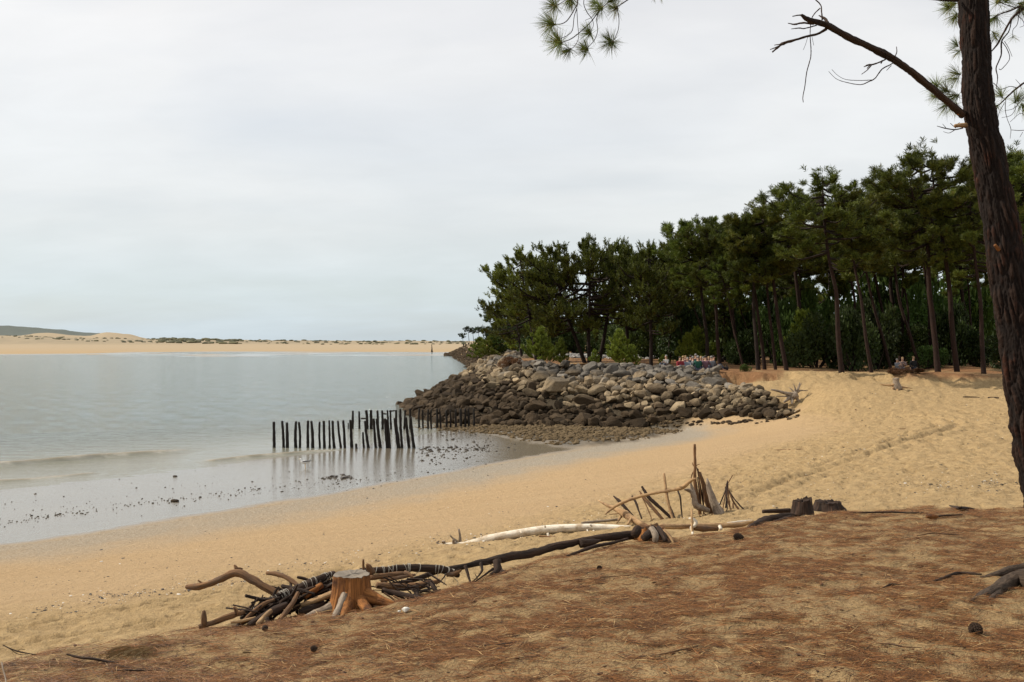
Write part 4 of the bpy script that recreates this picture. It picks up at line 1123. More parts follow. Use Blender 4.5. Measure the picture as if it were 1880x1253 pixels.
def stump_mesh(px0, px1, ytop, ybase, d, flare, seed, mats, name, label, roots=(), tilt=0.0, jag=0.02, hh=None, taper=0.86, parts_roots=()):
    """sawn tree stump standing on the ground between image columns px0..px1"""
    g = np.random.default_rng(seed)
    cx = (px0 + px1) / 2; r = (px1 - px0) / 2 / F * d
    T = W(cx, ytop, d); base = W(cx, ybase, d - r * .6); 
    h = max(T.z - base.z, .08) if hh is None else hh
    org = Vector((T.x, T.y, T.z - h))
    n, k = 56, 16
    a = np.linspace(0, 2 * np.pi, n, endpoint=False)
    V = []; G = []
    lob = 1 + 0.05 * np.sin(3 * a + seed) + 0.04 * np.sin(5 * a + 2 * seed)
    for j in range(k):
        t = j / (k - 1)            # 0 base .. 1 top
        fl = 1 + flare * (1 - t) ** 1.7 * (0.6 + 0.5 * np.sin(4 * a + seed) * (1 - t)) + (1 - taper) * (1 - t)
        fib = 1 + 0.05 * perlin(np.cos(a) * 5 + seed, np.sin(a) * 5 + t * .8) - 0.05 * np.clip(perlin(np.cos(a) * 9 + seed, np.sin(a) * 9 + t * .5), 0, 1) + 0.03 * perlin(a * 3, np.full(n, t * 2 + 5))
        rr = r * lob * fl * fib
        zz = (t * 1.12 - 0.12) * h + (jag * h * perlin(a * 4 + 3, np.zeros(n)) + tilt * np.cos(a) * r) * (t > .99)
        V.append(np.stack([np.cos(a) * rr, np.sin(a) * rr, zz if np.ndim(zz) else np.full(n, zz)], 1)); G.append(np.stack([np.cos(a) * r, np.sin(a) * r, np.full(n, t * h)], 1))
    V = np.concatenate(V); G = np.concatenate(G)
    i = np.arange(k - 1)[:, None] * n; j = np.arange(n)[None]; j2 = (j + 1) % n
    Q = np.stack([i + j, i + j2, i + n + j2, i + n + j], -1).reshape(-1, 4)
    root = thing(name, label, 'tree stump', org)
    mb = MB(); mb.add(V, (), Q, gr=G); obj('wood_body', mb.mesh('wood_body', M[mats[0]], True), root)
    # sawn face with rings
    mb = MB(); rim = V[-n:]; rings = [rim * [s, s, 1] + [0, 0, -0.004 * (1 - s) + 0.004 * math.sin(s * 40)] for s in (0.985, .8, .62, .42, .22)]
    VV = np.concatenate([rim + [0, 0, 0.0015]] + rings + [[[0, 0, rim[:, 2].mean()]]])
    Qs = []
    for q_ in range(5):
        b = q_ * n; Qs.append(np.stack([b + np.arange(n), b + (np.arange(n) + 1) % n, b + n + (np.arange(n) + 1) % n, b + n + np.arange(n)], 1))
    b = 5 * n; Tt = np.stack([b + np.arange(n), b + (np.arange(n) + 1) % n, np.full(n, 6 * n)], 1)
    mb.add(VV, Tt, np.concatenate(Qs)); obj('sawn_face', mb.mesh('sawn_face', M[mats[1]], False), root)
    for L, mk in roots:
        obj('root', limb_mesh([L], org, 10, 0.12).mesh('root', M[mk], True), root)
    return root

# --- left foreground: big orange stump
DS = 7.55
stump_mesh(613, 679, 1055, 1136, DS, 0.62, 4, ('orange_wood', 'cut_wood'), 'tree_stump', 'orange brown sawn tree stump with a flat grey top and pale spreading roots',
  roots=[(trace(C6, [(1100, 300, 50), (1062, 395, 44), (1030, 455, 36), (1003, 497, 18)], DS - .08, DS - .5), 'grey_wood'),
         (trace(C6, [(1110, 330, 80), (1000, 412, 70), (900, 455, 58), (780, 503, 40), (680, 532, 14)], DS, DS - .35), 'grey_wood'),
         (trace(C6, [(1140, 270, 90), (1235, 330, 84), (1330, 362, 58), (1435, 390, 16)], DS, DS - .22), 'orange_wood'),
         (trace(C6, [(1120, 250, 110), (1110, 380, 84), (1085, 440, 60), (1060, 500, 20)], DS, DS - .42), 'orange_wood'),
         (trace(C6, [(1150, 250, 110), (1200, 370, 72), (1240, 422, 44), (1268, 452, 14)], DS, DS - .38), 'orange_wood'),
         (trace(C6, [(1080, 290, 40), (960, 335, 36), (860, 375, 34), (757, 408, 16)], DS, DS + .05), 'tan_wood')], jag=.03)
mbp = MB()
# --- wrapped black log behind the stump
def strings(P, Rd, n, seed, lo=0.1, hi=0.9):
    g = np.random.default_rng(seed); mb = MB(); C = catmull(np.array([tuple(p) for p in P]), 101); rr = np.interp(np.linspace(0, 1, 101), np.linspace(0, 1, len(Rd)), Rd)
    for _ in range(n):
        i = int(g.uniform(lo, hi) * 97) + 1; t = C[i + 1] - C[i - 1]; t /= np.linalg.norm(t)
        t = t + g.normal(0, .25, 3); t /= np.linalg.norm(t)
        a = np.cross(t, [0, 0, 1.]); a /= np.linalg.norm(a); b = np.cross(t, a)
        th = np.linspace(0, 2 * np.pi, 11); R_ = rr[i] * 1.16
        tube(mb, [C[i] + (a * math.cos(x) + b * math.sin(x)) * R_ for x in th], [0.0022] * 11, 4, .02, 0)
        if g.uniform() < .3: tube(mb, [C[i] - b * R_ * np.sign(b[2]), C[i] - b * R_ * np.sign(b[2]) + [g.normal(0, .02), 0, -.05], C[i] + [g.normal(0, .04), 0, -.12]], [.0025] * 3, 4, .02, 0)
    return mb
def string_part(root, P, Rd, n, seed, lo=.1, hi=.9):
    org = root.location
    m = strings([p - org for p in P], Rd, n, seed, lo, hi)
    obj('string', m.mesh('string', M['string']), root)
e_l = trace(C6, [(1185, 172, 34), (1350, 165, 40), (1450, 153, 42), (1560, 152, 44), (1700, 160, 42), (1770, 180, 38), (1815, 200, 26)], 8.0, 8.3)
r_ = wood('driftwood_log', 'black log tightly wrapped in white string, lying right behind the orange stump', 'driftwood', [e_l], 'dark_wood',
  [('snag', [trace(C6, [(1212, 165, 16), (1208, 130, 14), (1208, 98, 11)], 8.0, 8.0), trace(C6, [(1265, 185, 40), (1245, 150, 36), (1230, 128, 14)], 7.95, 7.9)], 'brown_wood'),
   ('loose_bark', [trace(C6, [(1250, 215, 30), (1360, 200, 34), (1470, 190, 26)], 7.9, 8.0), trace(C6, [(1320, 235, 20), (1430, 215, 22), (1540, 195, 14)], 7.9, 8.0), trace(C6, [(1470, 180, 26), (1510, 200, 22), (1530, 220, 10)], 8.0, 7.95), trace(C6, [(1740, 195, 26), (1790, 190, 30), (1835, 165, 12)], 8.2, 8.2)], 'brown_wood')])
string_part(r_, *e_l, 22, 5, .1, .92)
f_l = trace(C6, [(1295, 262, 36), (1400, 272, 40), (1500, 272, 42), (1600, 258, 38), (1695, 235, 24)], 7.75, 8.0)
wood('driftwood_log', 'greyish brown forked log on the slope right of the orange stump', 'driftwood', [f_l], 'brown_wood',
  [('stub', [trace(C6, [(1540, 280, 40), (1550, 310, 32), (1558, 335, 20)], 7.85, 7.7), trace(C6, [(1635, 235, 24), (1660, 280, 26), (1692, 345, 12)], 7.95, 7.75), trace(C6, [(1620, 250, 14), (1632, 300, 12), (1640, 348, 7)], 7.95, 7.7)], 'dark_wood')])
wood('driftwood_log', 'dark ragged log lying lowest on the sand right of the orange stump', 'driftwood', [trace(C6, [(1330, 295, 30), (1440, 322, 36), (1540, 345, 34), (1640, 355, 16)], 7.65, 7.55)], 'dark_wood',
  [('splinter', [trace(C6, [(1340, 310, 10), (1400, 350, 12), (1440, 380, 6)], 7.55, 7.45), trace(C6, [(1400, 330, 10), (1450, 360, 10), (1465, 380, 6)], 7.5, 7.45)], 'brown_wood')])
# --- bundle left of the stump
b1 = trace(C6, [(158, 528, 26), (250, 500, 30), (350, 462, 34), (450, 432, 30)], 7.18, 7.35)
wood('driftwood_log', 'reddish brown log pointing down left with an upright stub at its tip', 'driftwood', [b1], 'brown_wood',
  [('stub', [trace(C6, [(190, 520, 34), (190, 470, 34), (188, 425, 16)], 7.2, 7.2), trace(C6, [(400, 450, 24), (395, 420, 22), (380, 402, 16)], 7.3, 7.3)], 'brown_wood')])
b2 = trace(C6, [(440, 470, 22), (540, 405, 40), (660, 340, 44), (780, 290, 48), (880, 245, 48), (960, 210, 40), (1022, 185, 26)], 7.35, 7.95)
r_ = wood('driftwood_log', 'dark thick log bound with white string, sloping up left of the orange stump', 'driftwood', [b2], 'dark_wood',
  [('stub', [trace(C6, [(900, 245, 30), (960, 205, 30), (1012, 180, 20)], 7.85, 7.95)], 'brown_wood')])
string_part(r_, *b2, 26, 8, .02, .95)
for pts, d0, d1, mk, lab in (
  ([(480, 515, 30), (560, 470, 42), (650, 420, 44), (720, 385, 30)], 7.2, 7.4, 'dark_wood', 'very dark log under the string bound log, left of the orange stump'),
  ([(425, 508, 18), (500, 440, 26), (570, 385, 26), (640, 355, 16)], 7.25, 7.45, 'brown_wood', 'brown split log lying along the left side of the bundle'),
  ([(535, 512, 26), (570, 470, 30), (620, 425, 26)], 7.12, 7.25, 'tan_wood', 'short tan log end sticking out at the bottom of the bundle'),
  ([(870, 350, 70), (940, 310, 76), (1040, 278, 70)], 7.75, 7.85, 'grey_wood', 'smooth thick grey log tucked against the left of the orange stump'),
  ([(830, 335, 34), (880, 300, 40), (945, 262, 34)], 7.6, 7.7, 'orange_wood', 'short orange split log on top of the bundle near the stump'),
  ([(660, 500, 20), (710, 440, 30), (760, 370, 26), (790, 310, 20)], 7.2, 7.5, 'brown_wood', 'steep brown stick propping the middle of the bundle'),
  ([(360, 500, 14), (440, 490, 18), (520, 470, 16)], 7.2, 7.25, 'tan_wood', 'pale tan stick under the left end of the bundle'),
  ([(590, 470, 24), (600, 500, 22), (612, 520, 12)], 7.15, 7.1, 'dark_wood', 'short black stub pointing down from the bundle'),
  ([(630, 300, 20), (740, 290, 22), (860, 265, 20), (900, 230, 12)], 7.7, 7.9, 'dark_wood', 'thin dark stick lying along the top of the bundle'),
  ([(610, 268, 9), (700, 290, 14), (790, 288, 12)], 7.75, 7.8, 'dark_wood', 'thin black twig above the middle of the bundle'),
  ([(785, 210, 14), (830, 220, 18), (880, 240, 14)], 7.9, 7.9, 'dark_wood', 'short black branch end sticking up above the bundle'),
  ([(800, 440, 40), (880, 410, 44), (960, 380, 40)], 7.5, 7.6, 'dark_wood', 'dark log lying in the hollow under the pale root of the stump')):
    wood('driftwood_stick', lab, 'driftwood', [trace(C6, pts, d0, d1)], mk, group='driftwood bundle left of the orange stump')
def brushwood():
    g = np.random.default_rng(6); mb = MB()
    for k in range(170):
        t = g.uniform(); cx = 430 + t * 600; cy = 470 - t * 205 + g.normal(0, 34) + 20 * (t > .7)
        ln = g.uniform(30, 120); an = g.normal(-.45, .55); w_ = g.uniform(7, 24)
        P, Rd = trace(C6, [(cx - ln * math.cos(an), cy - ln * math.sin(an), w_), (cx, cy + g.normal(0, 6), w_), (cx + ln * math.cos(an), cy + ln * math.sin(an), w_ * .5)], 7.3 + .5 * t + g.uniform(-.05, .15), 7.3 + .5 * t + g.uniform(-.05, .25))
        tube(mb, P, Rd, 6, None, .15, k)
    for k in range(40):
        cx = g.uniform(1290, 1700); cy = g.uniform(240, 350) - 20; ln = g.uniform(25, 80); an = g.normal(.15, .4); w_ = g.uniform(4, 10)
        P, Rd = trace(C6, [(cx - ln * math.cos(an), cy - ln * math.sin(an), w_), (cx, cy, w_), (cx + ln * math.cos(an), cy + ln * math.sin(an), w_ * .5)], 7.8, 7.8 + g.uniform(-.1, .1))
        tube(mb, P, Rd, 6, None, .15, k)
    tag(obj('brushwood', mb.mesh('brushwood', M['dark_wood'], True)), 'tangle of dark broken sticks heaped around the orange stump', None, None, 'stuff')
brushwood()
b3 = trace(C6, [(80, 272, 26), (130, 272, 40), (200, 262, 36), (300, 222, 40), (395, 182, 44), (480, 215, 44), (580, 275, 44), (690, 335, 44)], 7.9, 7.6)
wood('bent_branch', 'thick bent brown branch reaching out left over the beach from the bundle', 'driftwood', [b3], 'brown_wood',
  [('snag', [trace(C6, [(400, 180, 30), (395, 150, 22), (383, 133, 10)], 7.78, 7.78), trace(C6, [(405, 180, 26), (430, 160, 16), (385, 150, 8)], 7.78, 7.75), trace(C6, [(185, 255, 16), (165, 240, 10), (150, 230, 6)], 7.85, 7.85)], 'brown_wood')])
wood('bent_branch', 'small curved brown branch sticking out between the bent branch and the stump', 'driftwood', [trace(C6, [(592, 185, 20), (650, 190, 26), (710, 210, 26), (760, 240, 26), (800, 272, 20)], 8.0, 7.8)], 'brown_wood',
  [('snag', [trace(C6, [(600, 190, 16), (598, 178, 8)], 8, 8), trace(C6, [(745, 230, 20), (745, 262, 16), (750, 290, 10)], 7.9, 7.8)], 'dark_wood')])

# --- long dark root to the cut stump
rt = trace(C7, [(-180, 1075, 30), (-60, 1055, 34), (60, 1020, 38), (180, 975, 42), (350, 945, 40), (480, 915, 46), (600, 893, 54), (700, 870, 60), (800, 858, 62), (900, 835, 58), (1000, 802, 56), (1100, 785, 54), (1230, 755, 50), (1380, 735, 56), (1500, 722, 64), (1620, 712, 60)], 8.0, 9.35)
wood('long_root', 'long dark bark covered root arching over the sand from the cut stump', 'root', [rt], 'dark_wood',
  [('rootlet', [trace(C7, [(370, 940, 26), (385, 990, 22), (400, 1040, 16), (415, 1080, 8)], 8.2, 8.05), trace(C7, [(480, 920, 24), (490, 970, 18), (465, 1010, 12), (415, 1060, 7)], 8.3, 8.1),
   trace(C7, [(600, 900, 60), (600, 950, 50), (590, 985, 44), (545, 1000, 14)], 8.45, 8.3), trace(C7, [(610, 930, 30), (630, 970, 22), (668, 990, 8)], 8.45, 8.3), trace(C7, [(600, 940, 30), (615, 975, 22), (640, 995, 8)], 8.45, 8.3),
   trace(C7, [(570, 960, 22), (500, 1010, 12), (430, 1060, 9), (345, 1112, 5)], 8.3, 8.0), trace(C7, [(230, 1000, 10), (200, 1040, 8), (160, 1075, 5)], 8.1, 8.0), trace(C7, [(90, 1040, 14), (105, 1100, 11), (125, 1170, 6)], 8.05, 7.9),
   trace(C7, [(110, 1040, 22), (150, 1110, 20), (180, 1170, 8)], 8.05, 7.9), trace(C7, [(330, 960, 8), (270, 985, 6), (300, 1010, 4)], 8.2, 8.2), trace(C7, [(440, 1000, 6), (460, 1040, 5), (420, 1030, 3)], 8.2, 8.1),
   trace(C7, [(500, 920, 7), (540, 925, 6), (575, 940, 4)], 8.3, 8.3), trace(C7, [(1200, 780, 70), (1280, 770, 50), (1340, 755, 20)], 9.0, 9.1)], 'dark_wood')], rough=.16)
wood('thin_root', 'thin grey root lying on the sand under the long dark root', 'root', [trace(C7, [(1070, 878, 12), (1180, 840, 22), (1300, 800, 26), (1420, 775, 22), (1540, 745, 18)], 8.6, 9.1)], 'dark_wood')
stump_mesh(1172, 1219, 968, 992, 9.3, .35, 9, ('orange_wood', 'brown_wood'), 'tree_stump', 'low rotten stump with orange broken wood where the long dark root ends',
  roots=[(trace(C8, [(540, 690, 40), (575, 720, 30), (600, 750, 22), (615, 785, 8)], 9.1, 8.95), 'tan_wood'), (trace(C8, [(330, 720, 60), (350, 690, 70), (360, 660, 50)], 9.1, 9.15), 'dark_wood'),
         (trace(C8, [(400, 740, 50), (440, 710, 60), (470, 670, 50)], 9.0, 9.15), 'dark_wood'), (trace(C8, [(560, 760, 24), (530, 710, 40), (500, 670, 40)], 8.95, 9.15), 'dark_wood'), (trace(C8, [(480, 770, 30), (480, 720, 50), (450, 670, 40)], 8.95, 9.1), 'grey_wood')], jag=.35)

# --- white log and the stick shelter on the beach behind the brow
DW = 16.4
wl = trace(C7, [(140, 800, 30), (260, 792, 40), (360, 788, 44), (450, 770, 54), (540, 745, 60), (700, 715, 60), (900, 682, 60), (1100, 667, 58), (1300, 663, 52), (1450, 668, 50), (1560, 672, 44)], 16.9, 16.0)
wood('white_log', 'long bleached white trunk with short branch stubs lying on the beach', 'driftwood', [wl], 'white_wood',
  [('stub', [trace(C7, [(332, 765, 26), (330, 720, 18), (322, 674, 14)], 16.8, 16.8), trace(C7, [(310, 765, 22), (285, 745, 14), (260, 722, 8)], 16.8, 16.7), trace(C7, [(300, 790, 34), (285, 770, 24), (283, 750, 12)], 16.7, 16.6), trace(C7, [(310, 790, 30), (270, 808, 22), (240, 822, 8)], 16.7, 16.4)], 'grey_wood'),
   ('root_end', [trace(C7, [(230, 785, 24), (205, 765, 16), (225, 762, 9)], 16.9, 16.7), trace(C7, [(190, 790, 20), (165, 775, 16), (180, 760, 9)], 16.9, 16.9), trace(C7, [(180, 798, 22), (150, 808, 16), (142, 795, 8)], 16.8, 16.7)], 'grey_wood'),
   ('stub', [trace(C7, [(480, 745, 12), (485, 720, 8)], 16.6, 16.6), trace(C7, [(770, 735, 14), (762, 765, 11), (757, 790, 8)], 16.3, 16.2), trace(C7, [(780, 735, 14), (792, 758, 14), (798, 775, 9)], 16.3, 16.2), trace(C7, [(962, 705, 18), (968, 735, 18), (976, 765, 12)], 16.1, 16.0),
   trace(C7, [(945, 665, 14), (942, 650, 10)], 16.2, 16.2), trace(C7, [(1245, 680, 12), (1262, 715, 9)], 16, 15.9), trace(C7, [(1290, 685, 14), (1298, 705, 13), (1303, 728, 9)], 16, 15.9), trace(C7, [(1265, 640, 13), (1280, 655, 15)], 16.1, 16.1), trace(C7, [(770, 690, 12), (772, 705, 10)], 16.1, 16)], 'white_wood')], rough=.06, sides=14)
wood('white_log', 'thin grey log lying just behind the right end of the long white trunk', 'driftwood', [trace(C7, [(1205, 632, 18), (1320, 620, 20), (1480, 605, 18)], 16.8, 16.9)], 'grey_wood')
wood('white_log', 'stick on the sand below the middle of the white trunk', 'driftwood', [trace(C7, [(900, 725, 10), (1000, 732, 16), (1080, 728, 8)], 16.0, 15.8)], 'brown_wood')
wood('curved_trunk', 'pale curved trunk tapering to a point at the left end of the stick shelter', 'driftwood', [trace(C8, [(72, 468, 8), (130, 500, 20), (200, 530, 36), (270, 570, 52), (330, 610, 46), (400, 650, 42)], 17.2, 16.2)], 'tan_wood',
  [('stub', [trace(C8, [(250, 570, 20), (225, 600, 16), (205, 630, 10)], 16.8, 16.5), trace(C8, [(310, 595, 16), (295, 620, 18), (285, 640, 14)], 16.4, 16.2)], 'tan_wood')])
SH = 'sticks of the driftwood shelter'
def stick(lab, pts, mk, d0=17.0, d1=16.6, name='standing_stick', parts=()):
    return wood(name, lab, 'stick', [trace(C8, pts, d0, d1)], mk, parts, SH, .14, 8)
stick('long pale stick lying diagonally across the standing sticks', [(120, 568, 8), (200, 508, 20), (300, 462, 22), (430, 425, 20), (560, 402, 20), (650, 385, 24), (690, 365, 30), (740, 325, 22), (775, 312, 12)], 'tan_wood', 16.6, 16.4, 'cross_stick',
      [('twig', [trace(C8, [(660, 385, 16), (675, 375, 14), (655, 370, 8)], 16.4, 16.4), trace(C8, [(150, 570, 6), (220, 562, 8)], 16.6, 16.6)], 'tan_wood')])
stick('dark forked stick at the far left of the shelter', [(182, 438, 8), (225, 475, 22), (265, 520, 20), (345, 605, 10)], 'dark_wood')
stick('thin dark stick second from the left of the shelter', [(315, 438, 12), (345, 490, 16), (362, 540, 12), (385, 600, 10)], 'dark_wood')
stick('thick black leaning stick rising left of the tan upright one', [(385, 368, 14), (430, 440, 26), (510, 515, 24), (600, 600, 20), (635, 650, 14)], 'dark_wood')
stick('brown leaning stick under the thick black one', [(368, 402, 8), (410, 460, 22), (480, 540, 22), (565, 640, 18)], 'brown_wood')
stick('very thin brown twig between the leaning sticks', [(372, 415, 6), (415, 500, 8), (440, 560, 7), (465, 625, 6)], 'brown_wood')
stick('tan upright stick with a blunt top near the middle of the shelter', [(545, 275, 16), (555, 350, 20), (568, 450, 20), (595, 560, 18), (615, 635, 14)], 'tan_wood')
stick('dark stick crossing behind the tan upright one', [(575, 490, 18), (605, 560, 18), (642, 645, 12)], 'dark_wood')
stick('thin wavy black stick alone between the tan one and the tall pole', [(645, 400, 12), (662, 450, 12), (670, 540, 10), (682, 642, 10)], 'dark_wood')
stick('tall red brown pole standing highest in the shelter', [(765, 64, 16), (766, 140, 18), (768, 230, 20), (766, 320, 24), (780, 430, 30), (800, 540, 24), (805, 620, 18)], 'brown_wood', 16.7, 16.6, 'tall_pole',
      [('twig', [trace(C8, [(772, 240, 8), (745, 285, 8), (738, 330, 6)], 16.7, 16.7), trace(C8, [(768, 235, 7), (752, 210, 6), (748, 195, 4)], 16.7, 16.7), trace(C8, [(768, 230, 6), (785, 213, 6), (802, 208, 4)], 16.7, 16.7), trace(C8, [(740, 330, 10), (736, 390, 8), (740, 450, 6)], 16.7, 16.6)], 'brown_wood')])
stick('grey antler shaped branch curving down beside the tall pole', [(690, 390, 10), (735, 400, 30), (762, 440, 38), (770, 500, 44), (820, 525, 44), (870, 545, 30)], 'grey_wood', 16.5, 16.4, 'antler_branch',
      [('prong', [trace(C8, [(733, 335, 8), (745, 380, 26), (765, 440, 34)], 16.5, 16.5)], 'grey_wood')])
stick('big smooth grey driftwood plank pointing up at the right of the tall pole', [(854, 310, 12), (866, 370, 32), (890, 450, 48), (925, 530, 66), (960, 600, 78), (975, 640, 60)], 'grey_wood', 16.6, 16.4, 'grey_plank')
stick('brown grey slab leaning against the grey plank', [(800, 270, 14), (835, 370, 36), (860, 470, 44), (890, 560, 44), (912, 630, 36)], 'brown_wood', 16.7, 16.6, 'slab')
for i, (a, b, c, d_) in enumerate(((782, 232, 840, 630), (790, 240, 812, 600), (798, 262, 858, 480), (812, 290, 830, 620), (786, 300, 800, 560), (808, 262, 880, 600))):
    stick('thin stick in the tuft beside the tall pole, %s from its left' % ORD[i], [(a, b, 7), ((a + c) / 2 + 6, (b + d_) / 2, 9), (c, d_, 7)], 'brown_wood' if i % 2 else 'dark_wood', 16.8, 16.7)
for i, (a, b, c, d_) in enumerate(((800, 575, 850, 640), (815, 630, 860, 580), (835, 560, 890, 630), (830, 620, 900, 560), (850, 640, 870, 590))):
    stick('small brushwood stick at the foot of the grey plank, %s from its left' % ORD[i], [(a, b, 7), ((a + c) / 2, (b + d_) / 2 + 4, 8), (c, d_, 6)], 'brown_wood', 16.3, 16.3)
stick('short tan stake in front of the antler shaped branch', [(743, 535, 12), (746, 600, 16), (748, 715, 16)], 'tan_wood', 10.2, 10.0)
wood('white_branch', 'white curved branch end standing on the fallen log by the stake', 'driftwood', [trace(C8, [(722, 597, 10), (755, 605, 22), (775, 625, 26), (765, 650, 24), (735, 665, 14)], 10.15, 10.1)], 'white_wood')
# teepee
for i, (a, b, m_, n_, c, d_, w) in enumerate(((1000, 330, 985, 400, 945, 500, 9), (1002, 325, 985, 430, 962, 560, 9), (1003, 345, 1010, 450, 1030, 590, 10), (1000, 340, 995, 450, 990, 520, 12), (1008, 385, 1040, 470, 1100, 560, 14), (1040, 285, 1010, 335, 985, 380, 7), (1010, 395, 1060, 470, 1155, 572, 10), (990, 350, 1005, 480, 1048, 585, 8), (1040, 490, 1042, 530, 1042, 575, 14), (985, 370, 1000, 520, 975, 560, 7))):
    wood('teepee_stick', 'stick of the small teepee on the sand, %s of its bundle' % ORD[i], 'stick', [trace(C8, [(a, b, w * .8), (m_, n_, w), (c, d_, w)], 16.9 + .1 * (i % 3), 16.5 + .25 * (i % 3))], 'brown_wood' if i % 3 else 'dark_wood', (), 'sticks of the small teepee', .12, 6)
# right end: log pieces
wood('fallen_log', 'long pale log running right from the cut stump to the brow', 'driftwood', [trace(C8, [(520, 655, 34), (640, 658, 36), (720, 655, 32), (860, 650, 34), (1000, 648, 36), (1100, 642, 34), (1185, 618, 16)], 10.1, 10.5)], 'tan_wood',
  [('dark_patch', [trace(C8, [(740, 662, 40), (830, 672, 44), (930, 672, 30)], 10.15, 10.25)], 'brown_wood'), ('stub', [trace(C8, [(742, 665, 24), (748, 690, 20), (750, 716, 14)], 10.15, 9.95), trace(C8, [(945, 655, 26), (955, 675, 22)], 10.25, 10.2)], 'white_wood')])
wood('white_log', 'thin white stick lying along the top of the long pale log', 'driftwood', [trace(C8, [(1000, 632, 12), (1090, 622, 16), (1180, 612, 10)], 10.5, 10.6)], 'white_wood')
rb = trace_g(C8, [(1140, 672, 24), (1200, 645, 54), (1280, 610, 60), (1380, 590, 56), (1460, 575, 50), (1530, 560, 40)], .25)
wood('bark_root', 'grey fibrous root running down left from the pair of sawn stumps on the brow', 'root', [rb, trace_g(C8, [(1290, 640, 14), (1400, 605, 24), (1490, 575, 30)], .2)], 'dark_wood', rough=.18)
wood('cut_log', 'low dark log half buried at the left of the sawn stumps on the brow', 'driftwood', [trace(C8, [(1256, 548, 26), (1340, 545, 30), (1450, 540, 30)], 10.6, 10.7)], 'dark_wood')
stump_mesh(1457, 1491, 919, 942, 10.5, .25, 12, ('dark_wood', 'dark_wood'), 'tree_stump', 'left and taller of the two dark sawn stumps on the brow, moss on its top', tilt=.16, jag=.3)
stump_mesh(1496, 1542, 922, 936, 10.9, .3, 14, ('dark_wood', 'dark_wood'), 'tree_stump', 'right, wide and flat one of the two dark sawn stumps on the brow', tilt=-.02, jag=.3)
# roots lying on the needle covered dune at right
PR_ = crop(1560, 900, 1136 / 320.0); SC[PR_] = 1136 / 320.0
for pts, mk, lab in (([(0, 158, 7), (120, 160, 12), (280, 158, 12), (380, 162, 9), (480, 162, 10)], 'dark_wood', 'thin dark root lying along the back of the needle covered dune'),
  ([(650, 110, 7), (700, 128, 14), (760, 132, 14), (815, 136, 6)], 'dark_wood', 'short dark root piece behind the orange chip'),
  ([(560, 188, 14), (620, 180, 12), (735, 174, 8)], 'dark_wood', 'dark root right of the orange chip'),
  ([(490, 622, 8), (580, 605, 16), (660, 578, 24), (720, 562, 22), (860, 568, 12)], 'dark_wood', 'dark root surfacing left of the trunk foot at right'),
  ([(215, 655, 6), (270, 636, 14), (335, 636, 6)], 'dark_wood', 'small dark root tip left of the surfaced root'),
  ([(440, 312, 5), (520, 298, 9), (580, 295, 7), (660, 304, 9), (735, 308, 5)], 'brown_wood', 'thin twig on the needles right of the middle')):
    P, Rd = trace(PR_, pts)
    P = [ground_at(*(lambda q: (q[0], hit(*q)))(PR_(a, b))) + Vector((0, 0, w / SC[PR_] / 2 / F * 9 * .5 + .014)) for a, b, w in pts]
    wood('ground_root', lab, 'root', [(P, Rd)], mk)
P, Rd = trace(PR_, [(500, 170, 22), (525, 182, 32), (560, 188, 28), (578, 185, 12)])
P = [ground_at(PR_(a, 190)[0], hit(*PR_(a, 195))) + Vector((0, 0, .03)) for a in (500, 525, 560, 578)]
wood('wood_chip', 'bright orange chip of split wood on the needles at right', 'wood chip', [(P, Rd)], 'orange_wood')

# --- twigs in the bottom left corner and the dry root tuft
P7 = crop(0, 1000, 1880 / 480.0); SC[P7] = 1880 / 480.0
wood('twig', 'thin dark twig arching over the sand at the left edge', 'twig', [trace(P7, [(20, 725, 6), (90, 758, 9), (170, 780, 10), (260, 795, 5)], 6.45, 6.4)], 'dark_wood', [('side_twig', [trace(P7, [(60, 745, 5), (130, 790, 5), (200, 795, 3)], 6.42, 6.4), trace(P7, [(120, 770, 4), (150, 755, 3), (180, 760, 2)], 6.4, 6.4)], 'dark_wood')])
wood('twig', 'dark root lying on the needles in the bottom left corner', 'twig', [trace(P7, [(480, 790, 12), (560, 812, 18), (680, 825, 20), (780, 845, 14), (850, 850, 8)], 6.3, 6.2)], 'dark_wood')
wood('twig', 'pale thin stalk at the bottom left corner', 'twig', [trace(P7, [(12, 850, 10), (22, 900, 12), (38, 960, 10), (45, 1010, 10)], 5.4, 5.2)], 'grey_wood')
wood('twig', 'thin twig standing up near the dry root tuft', 'twig', [trace(P7, [(1180, 775, 4), (1230, 810, 5), (1275, 845, 4)], 6.6, 6.45), trace(P7, [(1290, 795, 3), (1300, 835, 5)], 6.5, 6.45)], 'brown_wood')
def tuft():
    g = np.random.default_rng(2); mb = MB()
    for k in range(230):
        cx = 900 + 240 * g.uniform(); d = 6.55 + g.uniform(-.15, .15)
        x0, y0 = P7(cx, 750 + g.normal(0, 14)); A = W(x0, y0, d)
        B = A + Vector((-0.11 + g.normal(0, .06), -.10 + g.normal(0, .05), -.07 - g.uniform(0, .10)))
        Mi = (A + B) / 2 + Vector((-.04, -.02, .035))
        tube(mb, [A, Mi, B], [.0012, .002, .001], 3, .06, 0, tint=g.uniform(0, 1))
    o = obj('root_tuft', mb.mesh('root_tuft', M['straw'])); tag(o, 'dry straw coloured tuft of roots hanging over the sand edge at lower left', 'tuft')
tuft()
g = np.random.default_rng(12)
mb = MB(); V, Fc = rock_shape(2, 77, 6); c = ground_at(745, hit(746, 1126)); mb.add(V * [.035, .03, .028] + np.array(c) + [0, 0, .02], Fc)
tube(mb, [Vector(c) + Vector((-.02, 0, .01)), Vector(c) + Vector((-.06, -.01, .005))], [.02, .008], 8, .02, 0.05)
M['glassy'] = mat_simple('pale_plastic', (0.55, 0.52, 0.46), (0.7, 0.67, 0.6), .25, 8, 0, 0, .5)
